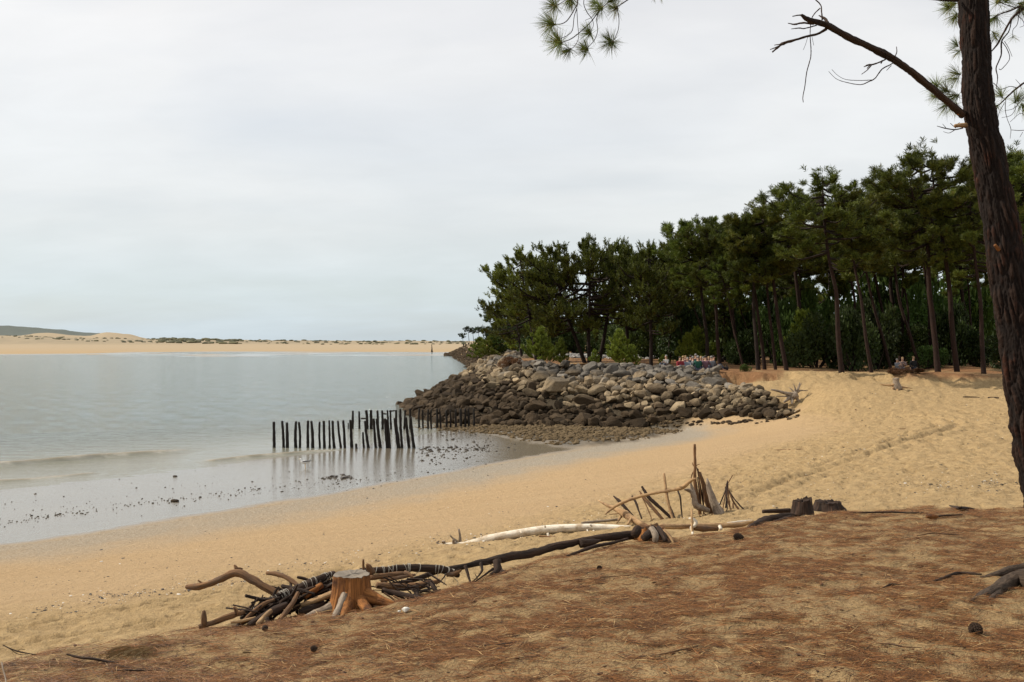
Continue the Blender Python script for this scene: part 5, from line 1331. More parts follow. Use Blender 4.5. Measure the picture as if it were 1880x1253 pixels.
me = mb.mesh('x', M['glassy'], True) if False else None
bt = MB(); bt.add(V * [.035, .03, .028] + [0, 0, .02], Fc); bt.add(V * [.016, .012, .010] + [-.045, 0, .01], Fc)
o = obj('plastic_scrap', bt.mesh('plastic_scrap', M['glassy'], True)); o.location = c; tag(o, 'pale crumpled scrap of plastic lying on the needles right of the orange stump', 'litter')

# --- pine cones
def cone_mesh(L, r, seed):
    g = np.random.default_rng(seed); mb = MB(); n = 90
    V, Fc = ICO[1]; core = MB(); core.add(V * [r * .55, r * .55, L * .45] + [0, 0, L * .5], Fc, gr=V * .02)
    for k in range(n):
        t = (k + .5) / n; a = k * 2.39996; z = L * t
        rr = r * math.sin(math.pi * min(.97, .16 + t * .82)) ** .7
        o_ = np.array([math.cos(a), math.sin(a), 0]); s = np.array([-math.sin(a), math.cos(a), 0]); up = np.array([0, 0, 1.])
        w = r * .26; b = o_ * rr * .35 + up * z; m = o_ * rr * .9 + up * (z + L * .07); tip = o_ * rr * 1.12 + up * (z + L * .03)
        P = np.array([b, m + s * w, tip + up * .002, m - s * w, m - up * r * .13, m + up * r * .10])
        mb.add(P, [(0, 1, 5), (1, 2, 5), (2, 3, 5), (3, 0, 5), (1, 0, 4), (2, 1, 4), (3, 2, 4), (0, 3, 4)], gr=P)
    return core.mesh('core', M['post']), mb.mesh('scales', M['cone'])
M['cone'] = mat_wood('cone_scales', (0.018, 0.011, 0.008), (0.075, 0.045, 0.028), (0.10, 0.075, 0.055), bumpd=.002)
for i, (px, py, L, r, lab, rx, rz) in enumerate(((1355, 994, .085, .040, 'closed dark pine cone lying on the needles in front of the shelter', 1.45, 1.1), (1791, 1166, .075, .038, 'open black pine cone near the trunk root at lower right', 1.2, 2.5), (578, 1044, .09, .05, '', 1, 1))):
    if not lab: continue
    c = ground_at(px, hit(px, py)); root = thing('pine_cone', lab, 'pine cone', c + Vector((0, 0, r * .8)), None, (rx, 0, rz))
    m1, m2 = cone_mesh(L, r, i)
    for n_, m_ in (('core', m1), ('scales', m2)):
        o = obj(n_, m_, root); o.location = (0, 0, -L / 2)
for i, (px, py, lab) in enumerate(((486, 1160, 'small dark pine cone beside the bundle, half in the needles'), (578 + 0, 1198, 'tiny black cone scale cluster below the bundle'), (1100, 1048, 'small dark cone below the long root'))):
    c = ground_at(px, hit(px, py)); root = thing('pine_cone', lab, 'pine cone', c + Vector((0, 0, .022)), None, (1.3, 0, i * 1.7))
    root.scale = (.55,) * 3
    for n_, m_ in (('core', m1), ('scales', m2)): obj(n_, m_, root).location = (0, 0, -.05)

# --- needle litter
def needle_litter():
    g = np.random.default_rng(40)
    n = 900000
    az = np.radians(g.uniform(-34, 34, n)); r = np.exp(g.uniform(math.log(3.6), math.log(12.2), n))
    r = np.where(g.uniform(0, 1, n) < .45, np.sqrt(g.uniform(3.6 ** 2, 12.2 ** 2, n)), r)
    X = np.sin(az) * r; Y = np.cos(az) * r
    z, q = terrain(X, Y, True, True)
    dens = 0.19 + 0.45 * fbm(X * 0.8 + 3, Y * 1.4, 3) + 0.75 * fbm(X * 4.0, Y * 6.5, 4)
    px = q['px']; dens = dens - 0.20 * (px > 1300) * sstep(.9, .2, q['r'] / 10) - .10 * (px < 500)
    keep = g.uniform(0, 1, n) < np.clip(dens, 0.05, .62) * q['dune']
    X, Y, z = X[keep], Y[keep], z[keep]; m = len(X)
    a = g.normal(0, .8, m) + .15; L = g.uniform(.035, .095, m) * np.where(g.uniform(0, 1, m) < .12, 1.4, 1)
    w = g.uniform(.0010, .0019, m); c = g.normal(0, .22, m); lift = np.abs(g.normal(0, .006, m)) + .002; tiltz = g.normal(0, .012, m)
    dx, dy = np.cos(a), np.sin(a); sx, sy = -dy, dx
    off = c * L * .5
    A_ = np.stack([X - dx * L, Y - dy * L, z + lift - tiltz], 1); B_ = np.stack([X + dx * L, Y + dy * L, z + lift + tiltz], 1)
    Mx = np.stack([X + sx * off, Y + sy * off, z + lift + .004], 1); S_ = np.stack([sx * w, sy * w, w * .5], 1)
    V = np.stack([A_, Mx + S_, B_, Mx - S_], 1)
    i = np.arange(m) * 4
    me = mesh_np('needle_litter', V.reshape(-1, 3), [np.stack([i, i + 1, i + 2, i + 3], 1)], M['litter'], dict(tint=np.repeat(g.uniform(0, 1, m), 4)))
    tag(obj('needle_litter', me), 'fallen brown pine needles covering the foreground sand', None, None, 'stuff')
needle_litter()

def crumbs():
    g = np.random.default_rng(91); n = 5200
    az = np.radians(g.uniform(-34, 34, n)); r = np.exp(g.uniform(math.log(3.8), math.log(12), n)); X = np.sin(az) * r; Y = np.cos(az) * r
    z, q = terrain(X, Y, True, True); k = (q['dune'] > .5) & (g.uniform(0, 1, n) < .45 + .6 * fbm(X, Y * 1.6, 3))
    mb = MB()
    for x, y, zz in zip(X[k], Y[k], z[k]):
        V, Fc = TINY[int(g.integers(6))]; s = float(np.clip(g.lognormal(-5.0, .55), .002, .022)); a = g.uniform(0, 3.14); c, s_ = math.cos(a), math.sin(a)
        mb.add((V * [s * 1.8, s, s * .5]) @ np.array([[c, s_, 0], [-s_, c, 0], [0, 0, 1]]) + [x, y, zz + s * .35], Fc, tint=np.full(12, g.uniform(0, .5)))
    tag(obj('bark_crumbs', mb.mesh('bark_crumbs', M['litter'])), 'small crumbs of bark and cone scales among the fallen needles', None, None, 'stuff')
    # fallen twigs one can pick out
    spots = ((1082, 1066, 120, 'thin twig lying below the long dark root'), (1150, 1060, 60, 'short twig to the right of the thin one below the root'), (900, 1190, 90, 'twig near the bottom edge, left of the middle'), (1380, 1140, 60, 'short dark twig on the bare sand right of the middle'),
             (720, 1166, 80, 'reddish twig below the scrap of plastic'), (1480, 1060, 70, 'curved twig on the needles right of the large cone'), (250, 1235, 90, 'dark twig at the bottom edge on the left'), (1650, 1190, 80, 'twig on the needles left of the open cone'), (520, 1215, 60, 'short twig below the driftwood bundle'), (1240, 1200, 100, 'long twig in the middle of the bottom edge'))
    for i, (px, py, w, lab) in enumerate(spots):
        c = ground_at(px, hit(px, py)); L = w / F * c.y; an = g.uniform(-.5, .5); mb = MB()
        P = [Vector((t * L * math.cos(an), t * L * math.sin(an) + g.normal(0, .006), gz(c.x + t * L * math.cos(an), c.y + t * L * math.sin(an)) - c.z + .010 + g.uniform(0, .006))) for t in (-.5, -.2, .1, .5)]
        tube(mb, P, [.002, .004, .0045, .002], 6, .02, .25, i)
        o = obj('fallen_twig', mb.mesh('fallen_twig', M['brown_wood' if i % 2 else 'dark_wood'], True)); o.location = c; tag(o, lab, 'twig')
crumbs()

# --- foreground pine
def big_pine():
    D = 7.5
    path = [(1770, -760), (1776, -500), (1784, -250), (1788, 0), (1793, 100), (1799, 200), (1817, 300), (1839, 420), (1859, 550), (1880, 680), (1901, 800), (1922, 900), (1946, 1000), (1962, 1050)]
    wd = [52, 55, 58, 60, 58, 62, 66, 72, 78, 84, 90, 98, 116, 150]
    P = [W(a, b, D) for a, b in path]
    gzv = gz(P[-1].x, P[-1].y)
    P.append(Vector((P[-1].x + .05, P[-1].y, gzv - .15))); wd.append(190)
    org = Vector((P[-1].x, P[-1].y, gzv))
    root = thing('foreground_pine', 'large dark maritime pine trunk with flaking red brown bark at the right edge', 'pine tree', org)
    # trunk with plated bark
    n, s = 900, 150
    C4 = catmull(np.array([tuple(p - org) + (w * .86 / 2 / F * D,) for p, w in zip(P, wd)]), n)
    C = C4[:, :3]; rr = C4[:, 3]
    a = np.linspace(0, 2 * np.pi, s, endpoint=False)
    L = np.concatenate([[0], np.cumsum(np.linalg.norm(np.diff(C, axis=0), axis=1))])
    T = np.gradient(C, axis=0); T /= np.linalg.norm(T, axis=1)[:, None]
    N = np.cross(T, [0, 1., 0]); N /= np.linalg.norm(N, axis=1)[:, None]; B = np.cross(T, N)
    A, LL = np.meshgrid(a, L)
    per = 19
    u = A / (2 * np.pi) * per; v = LL * 6.0
    g = np.random.default_rng(8)
    # plates: jittered cells stretched along the trunk
    best = np.full(A.shape, 9.0); sec = np.full(A.shape, 9.0); cid = np.zeros(A.shape)
    wu = u + .35 * perlin(LL * 3, np.cos(A) * 2 + 3); wv = v + .6 * perlin(np.cos(A) * 3 + 9, LL * 2 + np.sin(A))
    iu = np.floor(wu).astype(int); iv = np.floor(wv).astype(int)
    ju = g.uniform(0, 1, (per, 1024)); jv = g.uniform(0, 1, (per, 1024)); hg = g.uniform(0, 1, (per, 1024))
    for du in (-1, 0, 1):
        for dv in (-1, 0, 1):
            cu = iu + du; cv = iv + dv; m_ = cu % per; k_ = cv % 1024
            d_ = np.hypot((cu + ju[m_, k_] - wu) * 1.0, (cv + jv[m_, k_] - wv) * 0.62)
            nb = d_ < best; sec = np.where(nb, best, np.minimum(sec, d_)); cid = np.where(nb, hg[m_, k_], cid); best = np.where(nb, d_, best)
    edge = np.clip((sec - best) / .45, 0, 1)
    bark = edge ** .8 * (0.35 + .75 * cid) + .30 * fbm(u * 2.2, v * 1.2, 4) + .20 * perlin(u * 7, v * 6)
    seamf = 1.0
    Rr = rr[:, None] * (1 + .03 * np.sin(A * 3 + LL * .7)) * (0.90 + 0.16 * bark)
    V = C[:, None] + N[:, None] * (np.cos(A) * Rr)[..., None] + B[:, None] * (np.sin(A) * Rr)[..., None]
    i = np.arange(n - 1)[:, None] * s; j = np.arange(s)[None]; j2 = (j + 1) % s
    Q = np.stack([i + j, i + j2, i + s + j2, i + s + j], -1).reshape(-1, 4)
    me = mesh_np('trunk', V.reshape(-1, 3), [Q], M['plated'], dict(h=bark.ravel(), cell=cid.ravel()), True)
    obj('trunk', me, root)
    def part(nm, limbs, mk, rough=.12, sides=9):
        obj(nm, limb_mesh(limbs, org, sides, rough).mesh(nm, M[mk], True), root)
    def tb(pts, d0=D, d1=D, fn=CB): return trace(fn, pts, d0, d1)
    # dead branch and its twigs
    db_ = tb([(1440, 830, 60), (1400, 790, 52), (1300, 710, 48), (1200, 625, 50), (1100, 545, 50), (1000, 470, 50), (900, 405, 52), (800, 355, 48), (700, 310, 46), (600, 260, 44), (520, 215, 44), (450, 180, 46), (380, 160, 36), (320, 140, 32), (280, 112, 18)], D, D - .5)
    br = obj('dead_branch', limb_mesh([db_], org, 14, .16, .02).mesh('dead_branch', M['dark_wood'], True), root)
    tw = [[(300, 120, 16), (265, 112, 10), (215, 121, 7)], [(370, 175, 16), (290, 168, 14), (230, 178, 13), (182, 170, 5)], [(390, 185, 10), (300, 208, 8), (260, 205, 9), (205, 212, 4)],
          [(460, 210, 24), (400, 245, 18), (330, 262, 18), (240, 288, 18), (150, 315, 24), (110, 345, 14), (70, 378, 12)], [(150, 318, 10), (85, 328, 6)], [(120, 335, 12), (55, 360, 6)],
          [(470, 170, 24), (450, 140, 20), (405, 115, 8)], [(430, 145, 12), (425, 90, 10), (418, 40, 9), (375, -5, 9)], [(415, 62, 10), (375, 100, 8), (350, 150, 7), (342, 250, 6), (348, 350, 7), (345, 420, 7), (318, 520, 7), (305, 620, 7), (290, 700, 6), (293, 740, 5)],
          [(325, 270, 2.5), (310, 320, 2.5), (293, 362, 2)], [(355, 265, 2.5), (368, 330, 2)],
          [(890, 395, 14), (870, 360, 12), (858, 380, 12)], [(950, 415, 8), (965, 380, 7), (963, 340, 5)], [(860, 375, 8), (810, 385, 4)],
          [(905, 412, 10), (870, 438, 10), (800, 465, 12), (760, 470, 14), (728, 485, 6)], [(790, 465, 8), (755, 505, 7), (712, 538, 5)], [(775, 470, 10), (752, 495, 6)],
          [(950, 440, 9), (925, 465, 8), (860, 500, 9), (810, 565, 8), (760, 592, 8), (700, 612, 6), (600, 595, 5), (530, 570, 4), (475, 517, 3)], [(790, 578, 6), (700, 582, 5), (600, 575, 4), (540, 545, 3), (498, 503, 3)], [(925, 475, 6), (892, 510, 4)], [(860, 440, 12), (852, 460, 8)]]
    for t in tw:
        o = obj('dead_twig', limb_mesh([tb(t, D - .1 - .4 * (1 - t[0][0] / 1440), D - .1 - .4 * (1 - t[0][0] / 1440) + .08)], org, 5, .2).mesh('dead_twig', M['dark_wood'], True), br)
    part('peeled_bark', [tb([(1420, 815, 50), (1360, 765, 40), (1290, 705, 34)], D - .02, D - .05)], 'orange_wood')
    part('branch_stub', [tb([(1460, 905, 40), (1420, 905, 32), (1385, 908, 26)], D - .05, D - .1)], 'tan_wood')
    part('branch_stub', [trace(crop(0, 0, 1), [(1862, 681, 5), (1850, 681, 5), (1831, 682, 5)], D, D)], 'grey_wood') if False else None
    part('branch_stub', [trace(CB, [(1700, 1800, 30), (1670, 1765, 22)], D - .1, D - .12)], 'orange_wood')
    part('dead_twig', [tb([(1440, 925, 10), (1380, 935, 9), (1310, 925, 8), (1255, 910, 4)], D, D - .1), tb([(1380, 940, 6), (1340, 960, 4), (1300, 950, 3)], D, D), tb([(1390, 925, 6), (1350, 890, 4)], D, D), tb([(1320, 925, 5), (1295, 895, 3)], D, D), tb([(1385, 905, 5), (1418, 885, 4)], D, D)], 'dark_wood', .1, 5)
    part('branch_stub', [tb([(1400, 5, 26), (1300, 2, 20), (1190, -6, 14)], D, D - .3)], 'dark_wood')
    # thin hanging branches right of the trunk
    hang = [[(1880, 60, 20), (1800, 130, 18), (1740, 230, 16), (1690, 320, 14), (1650, 370, 10)], [(1870, 40, 14), (1780, 80, 12), (1720, 100, 10), (1660, 130, 6)], [(1790, 150, 9), (1770, 230, 8), (1720, 300, 12), (1715, 400, 10), (1680, 490, 9), (1690, 560, 7), (1680, 640, 5)],
            [(1720, 300, 6), (1760, 360, 6), (1775, 430, 5), (1720, 500, 5), (1700, 500, 4)], [(1740, 300, 5), (1770, 350, 4), (1795, 410, 3)], [(1830, 110, 6), (1870, 150, 5), (1880, 185, 4), (1850, 200, 3)], [(1880, 600, 16), (1820, 645, 14), (1760, 700, 12), (1700, 760, 8)],
            [(1830, 635, 6), (1780, 625, 5), (1720, 645, 5), (1680, 640, 4)], [(1750, 710, 5), (1745, 790, 5), (1760, 860, 4), (1785, 930, 4), (1780, 1000, 3)], [(1850, 700, 5), (1830, 760, 4), (1790, 830, 4), (1720, 850, 3)], [(1860, 640, 5), (1850, 610, 4), (1820, 575, 3)],
            [(1740, 740, 4), (1700, 820, 4), (1690, 880, 3)], [(1880, 700, 5), (1810, 780, 4), (1740, 800, 3)], [(1880, 830, 5), (1850, 820, 4), (1780, 880, 3)], [(1790, 938, 4), (1840, 942, 5), (1885, 940, 5)], [(1870, 955, 4), (1850, 990, 3)], [(1660, 600, 6), (1700, 640, 5), (1720, 690, 4)],
            [(1700, 250, 6), (1660, 290, 5), (1640, 330, 4)], [(1850, 90, 6), (1830, 180, 5), (1800, 220, 4), (1800, 280, 3)], [(1880, 20, 8), (1840, 60, 7), (1700, 20, 5)]]
    for t in hang:
        o = obj('hanging_twig', limb_mesh([tb(t, D + .3, D + .25)], org, 5, .15).mesh('hanging_twig', M['dark_wood'], True), root)
    # needle clusters
    gg = np.random.default_rng(3)
    def clusters(lst, fn, d, parent, nm='needle_cluster', Lm=1.0):
        for (x, y, L, ax, ay, n) in lst:
            c = W(*fn(x, y), d + gg.uniform(-.1, .1)); L = L / SC.get(fn, 1) / F * d
            ax_ = np.array([ax, gg.normal(0, .25), -ay]); ax_ /= np.linalg.norm(ax_)
            mb = MB(); nn = n
            dv = gg.normal(0, 1, (nn, 3)); dv /= np.linalg.norm(dv, axis=1)[:, None]
            dv = ax_ * gg.uniform(.2, 1.3, (nn, 1)) + dv * .75; dv /= np.linalg.norm(dv, axis=1)[:, None]
            c0 = np.array(tuple(c - org))
            pp = c0 - ax_ * 0 + ax_ * gg.uniform(-.18, .12, (nn, 1)) * L
            l = L * gg.uniform(.7, 1.08, (nn, 1)); s_ = np.cross(dv, gg.normal(0, 1, (nn, 3))); s_ /= np.linalg.norm(s_, axis=1)[:, None]
            w_ = .0011
            md = pp + dv * l * .55 + np.array([0, 0, -.02]) * l * 2; tp = pp + dv * l + np.array([0, 0, -.09]) * l
            V = np.stack([pp + s_ * w_, pp - s_ * w_, md + s_ * w_, md - s_ * w_, tp + s_ * w_ * .3, tp - s_ * w_ * .3], 1).reshape(-1, 3)
            i = np.arange(nn) * 6
            mb.add(V, (), np.concatenate([np.stack([i, i + 1, i + 3, i + 2], 1), np.stack([i + 2, i + 3, i + 5, i + 4], 1)]), tint=np.repeat(gg.uniform(0, 1, nn), 6))
            obj(nm, mb.mesh(nm, M['needle_near']), parent)
    clusters([(1340, 60, 110, -.6, -.1, 150), (1390, 110, 100, -.3, .6, 150), (1380, 30, 110, -.8, 0, 140), (1400, 330, 90, -.6, -.3, 90), (1415, 370, 80, -.7, .4, 70), (1410, 535, 120, -.8, -.1, 120), (1390, 570, 90, -.8, .4, 60),
              (1250, 620, 120, -.5, -.4, 120), (1330, 660, 120, -.4, -.3, 140), (1400, 690, 110, -.7, .2, 130), (1330, 750, 120, -.6, .5, 150), (1260, 690, 90, -.6, .1, 90), (1390, 760, 100, -.3, .7, 100),
              (1690, 20, 130, .3, -.5, 150), (1750, 10, 130, .2, -.3, 150), (1680, 120, 110, -.2, .4, 130), (1850, 30, 120, .3, .2, 150), (1660, 240, 90, .2, .3, 80), (1800, 260, 70, .1, .8, 30), (1850, 60, 110, .1, .8, 100), (1720, 700, 110, -.3, -.4, 90), (1820, 730, 120, .1, -.2, 130), (1870, 760, 110, .3, .1, 110), (1690, 760, 90, -.3, .2, 60)], CB, D + .3, root)
    # overhanging branch reaching out to the left, mostly above the frame
    ob = trace(crop(0, 0, 1), [(1787, -330, 34), (1640, -270, 26), (1480, -200, 20), (1340, -120, 15), (1240, -50, 9), (1150, -18, 6)], D, 6.9)
    SC.setdefault(None, 1)
    o1 = obj('overhanging_branch', limb_mesh([ob], org, 9, .1).mesh('overhanging_branch', M['dark_wood'], True), root)
    d2 = 6.9
    Z0 = [(1190, -110, 14)]
    tws = [[(1560, -200, 20), (1300, -60, 16), (1210, 2, 14), (1150, 40, 12), (1085, 85, 11)], [(1300, -60, 12), (900, -200, 16), (700, -90, 16), (640, -20, 16), (622, 80, 12)], [(1085, 85, 9), (1105, 220, 9), (1098, 340, 9), (1060, 440, 8), (1025, 495, 8)],
           [(1085, 85, 10), (1060, 95, 10)], [(622, 60, 12), (560, 170, 12), (500, 250, 12), (430, 283, 11), (350, 280, 9)], [(622, 100, 10), (590, 200, 9), (570, 350, 9), (510, 415, 8), (425, 450, 7)], [(620, 100, 9), (630, 280, 8), (640, 440, 7), (590, 540, 7), (530, 578, 6)],
           [(705, -20, 10), (702, 60, 9), (740, 150, 9), (795, 225, 8), (810, 300, 7), (770, 385, 7)], [(1050, -20, 12), (910, 95, 12), (850, 170, 12), (770, 270, 12), (640, 390, 12), (540, 460, 11), (430, 500, 9)], [(860, 160, 9), (850, 250, 9), (860, 360, 9), (820, 470, 8), (730, 570, 8)],
           [(840, 150, 6), (790, 205, 6), (715, 240, 5)], [(560, -40, 9), (440, 40, 9), (375, 75, 8)]]
    for t in tws:
        obj('hanging_twig', limb_mesh([trace(CN, t, d2, d2 - .1)], org, 6, .06).mesh('hanging_twig', M['dark_wood'], True), o1)
    clusters([(340, 280, 230, -.8, -.5, 190), (330, 270, 190, -.5, .5, 60), (425, 495, 240, -.8, -.55, 220), (430, 500, 190, -.5, .6, 70), (530, 578, 130, -.6, .3, 90), (540, 575, 150, -.3, .8, 40), (735, 570, 170, -.7, -.45, 130), (735, 570, 130, -.1, .9, 60),
              (770, 385, 170, -.7, -.4, 120), (770, 385, 110, 0, .9, 50), (1020, 495, 200, -.6, -.7, 150), (1020, 495, 170, -.6, .5, 60), (1025, 495, 130, .3, .7, 60), (370, 70, 200, -.6, -.4, 170), (370, 75, 150, 0, .9, 60), (545, -10, 160, .1, .8, 110), (560, -30, 170, -.3, .8, 90),
              (900, 95, 190, -.6, -.5, 150), (900, 95, 150, -.4, .6, 60), (1075, 95, 160, -.7, -.5, 120), (1070, 100, 160, -.6, .7, 50), (1000, 20, 160, .3, -.2, 120), (840, 30, 120, -.5, .1, 80), (1590, -30, 90, .3, .9, 12), (1500, -30, 70, .1, .9, 10)], CN, d2, o1)
    # surface roots at the foot
    part('surface_root', [trace_g(PR_, [(1300, 560, 200), (1180, 560, 150), (1080, 560, 110), (990, 610, 80), (900, 660, 60), (840, 690, 40), (785, 722, 18)])], 'grey_bark', .2, 14)
    part('surface_root', [trace_g(PR_, [(1330, 470, 130), (1180, 492, 80), (1080, 500, 60), (990, 530, 50), (900, 560, 24), (850, 568, 10)])], 'grey_bark', .2, 12)
    part('surface_root', [trace_g(PR_, [(1000, 620, 50), (960, 670, 40), (915, 705, 30), (885, 725, 12)])], 'grey_bark', .2, 9)
    part('surface_root', [trace_g(PR_, [(1400, 640, 160), (1500, 700, 100), (1620, 760, 50)])], 'grey_bark', .2, 9)
def mat_plated():
    m, t = new_mat('plated_bark'); N = NT(t)
    h = N.attr('h'); c = N.attr('cell'); O = N.objc()
    n = N.noise(N.scale(O, (1, 1, .35)), 60, 5, .65); big = N.noise(O, 7, 4, .6)
    plate = N.mix(c, (0.007, 0.0045, 0.003), (0.028, 0.015, 0.010))
    plate = N.mix(N.ramp(big, [(.52, 0), (.72, .7)]), plate, (0.070, 0.020, 0.009))
    col = N.mix(N.ramp(h, [(.25, 0), (.75, 1)]), (0.008, 0.005, 0.004), plate)
    col = N.mix(N.ramp(n, [(.3, .6), (.55, 0)]), col, (0.02, 0.012, 0.009))
    N.out(N.bsdf(col, .9, N.bump(n, .006), .2)); return m
M['plated'] = mat_plated()
M['grey_bark'] = mat_wood('grey_bark', (0.026, 0.017, 0.011), (0.100, 0.068, 0.045), (0.05, 0.032, 0.021), (50, 50, 14), .02)
big_pine()

# --- stumps and roots on the middle beach
def mid_driftwood():
    C5 = crop(1400, 600, 1880 / 480.0); SC[C5] = 1880 / 480.0
    d = 51.0
    def t(p, d0=d, d1=None): return trace(C5, p, d0, d0 if d1 is None else d1)
    d = hit(1455, 741)
    wood('uprooted_stump', 'grey uprooted stump with spread roots lying on the sand right of the boulders', 'driftwood',
      [t([(250, 490, 50), (225, 500, 60), (205, 505, 50)], d, d)], 'grey_wood',
      [('root', [t(p, d, d + q) for p, q in (([(215, 490, 40), (160, 480, 22), (110, 465, 18), (62, 455, 12)], -.2), ([(200, 500, 24), (150, 503, 10), (97, 502, 8)], 0), ([(235, 490, 30), (255, 450, 18), (268, 405, 10)], .2), ([(230, 490, 20), (235, 450, 12), (222, 415, 5)], 0),
        ([(240, 480, 20), (275, 462, 12), (325, 464, 5)], .3), ([(215, 500, 30), (180, 525, 24), (155, 545, 16)], -.2), ([(215, 510, 26), (213, 535, 24), (213, 560, 14)], -.4), ([(235, 505, 26), (255, 530, 20), (278, 550, 12)], -.1), ([(245, 480, 16), (262, 440, 10), (280, 410, 5)], 0), ([(230, 480, 12), (205, 450, 8), (188, 440, 4)], .2))], 'grey_wood')])
    d = hit(1646, 716)
    wood('bleached_stump', 'bleached root stump with orange splits standing under the dry shrub on the sand bank', 'tree stump',
      [t([(962, 372, 50), (962, 400, 44), (965, 430, 60), (968, 455, 60)], d, d)], 'grey_wood',
      [('root', [t(p, d, d + q) for p, q in (([(950, 420, 26), (900, 424, 14), (845, 418, 7)], .2), ([(945, 440, 24), (932, 458, 18), (925, 474, 10)], -.2), ([(985, 440, 24), (1030, 440, 12), (1075, 446, 6)], .2), ([(965, 440, 30), (970, 458, 20), (972, 474, 10)], -.3), ([(985, 430, 26), (1000, 452, 18), (1020, 460, 8)], 0))], 'tan_wood')])
    for (x0, y0, x1, y1, w, lab, mk) in ((665, 603, 672, 607, 12, 'small brown lump of wood on the sand in the middle of the beach', 'brown_wood'), (930, 745, 1030, 738, 6, 'thin stick on the sand inside the tyre track bend', 'brown_wood'), (470, 765, 540, 757, 6, 'pale thin stick on the smooth sand left of the tyre tracks', 'tan_wood'), (80, 892, 290, 884, 6, 'long thin stick on the smooth sand above the shelter', 'brown_wood'), (1440, 510, 1560, 514, 9, 'dark stick near the foot of the sand bank at right', 'dark_wood'), (1620, 516, 1700, 518, 12, 'dark wood piece near the foreground trunk on the far sand', 'dark_wood')):
        P = []
        for (x, y) in ((x0, y0), ((x0 + x1) / 2, (y0 + y1) / 2 - 1), (x1, y1)):
            q = C5(x, y); P.append(ground_at(q[0], hit(*q)))
        dd = P[0].y; r = w / SC[C5] / 2 / F * dd
        P = [p + Vector((0, 0, r * .6)) for p in P]
        wood('beach_stick', lab, 'stick', [(P, [r * .7, r, r * .6])], mk)
mid_driftwood()

# --- seagull by the posts
def gull():
    d = hit(559, 859); c = ground_at(560, d); c.z = max(c.z, 0.0)
    M['gull'] = mat_simple('gull_grey', (0.10, 0.10, 0.10), (0.22, 0.22, 0.22), .7, 20); M['gull_white'] = mat_simple('gull_white', (0.7, 0.7, 0.68), None, .7); M['beak'] = mat_simple('gull_beak', (0.5, 0.3, 0.05), None, .5)
    root = thing('gull', 'small grey gull standing in the shallow water in front of the posts', 'bird', c)
    mb = MB(); tube(mb, [(.22, 0, .24), (.12, 0, .23), (0, 0, .21), (-.1, 0, .22), (-.16, 0, .28), (-.18, 0, .33), (-.21, 0, .34)], [.008, .045, .075, .065, .035, .035, .012], 10, .02, 0)
    obj('body', mb.mesh('body', M['gull_white'], True), root)
    for s in (-1, 1):
        mb = MB(); tube(mb, [(-.08, s * .055, .24), (.05, s * .06, .25), (.2, s * .02, .26), (.28, 0, .27)], [.03, .035, .018, .004], 7, .03, 0); obj('wing', mb.mesh('wing', M['gull'], True), root)
        mb = MB(); tube(mb, [(0, s * .03, .17), (.01, s * .03, .0)], [.007, .006], 5, .05, 0); obj('leg', mb.mesh('leg', M['beak']), root)
    mb = MB(); tube(mb, [(-.21, 0, .335), (-.26, 0, .325)], [.010, .004], 5, .02, 0); obj('beak', mb.mesh('beak', M['beak']), root)
gull()

# --- people
SKIN = mat_simple('skin', (0.42, 0.25, 0.17), None, .6); HAIRS = [mat_simple('hair_dark', (0.03, 0.02, 0.015), None, .7), mat_simple('hair_grey', (0.20, 0.19, 0.18), None, .7), mat_simple('hair_fair', (0.30, 0.20, 0.10), None, .7)]
CL = {}
def cloth(c):
    if c not in CL: CL[c] = mat_simple('cloth', c, tuple(v * .8 for v in c), .9, 15)
    return CL[c]
def skin_mesh(name, verts, edges, radii, mat, sub=1):
    me = bpy.data.meshes.new(name); me.from_pydata(verts, edges, []); me.materials.append(mat)
    import bmesh
    bm = bmesh.new(); bm.from_mesh(me); lay = bm.verts.layers.skin.verify()
    for v, r in zip(bm.verts, radii): v[lay].radius = r if isinstance(r, tuple) else (r, r)
    for v in list(bm.verts)[:1]: v[lay].use_root = True
    bm.to_mesh(me); bm.free()
    o = bpy.data.objects.new(name, me)
    m1 = o.modifiers.new('skin', 'SKIN'); m1.use_smooth_shade = True
    m2 = o.modifiers.new('subdivision', 'SUBSURF'); m2.levels = sub; m2.render_levels = sub
    return o
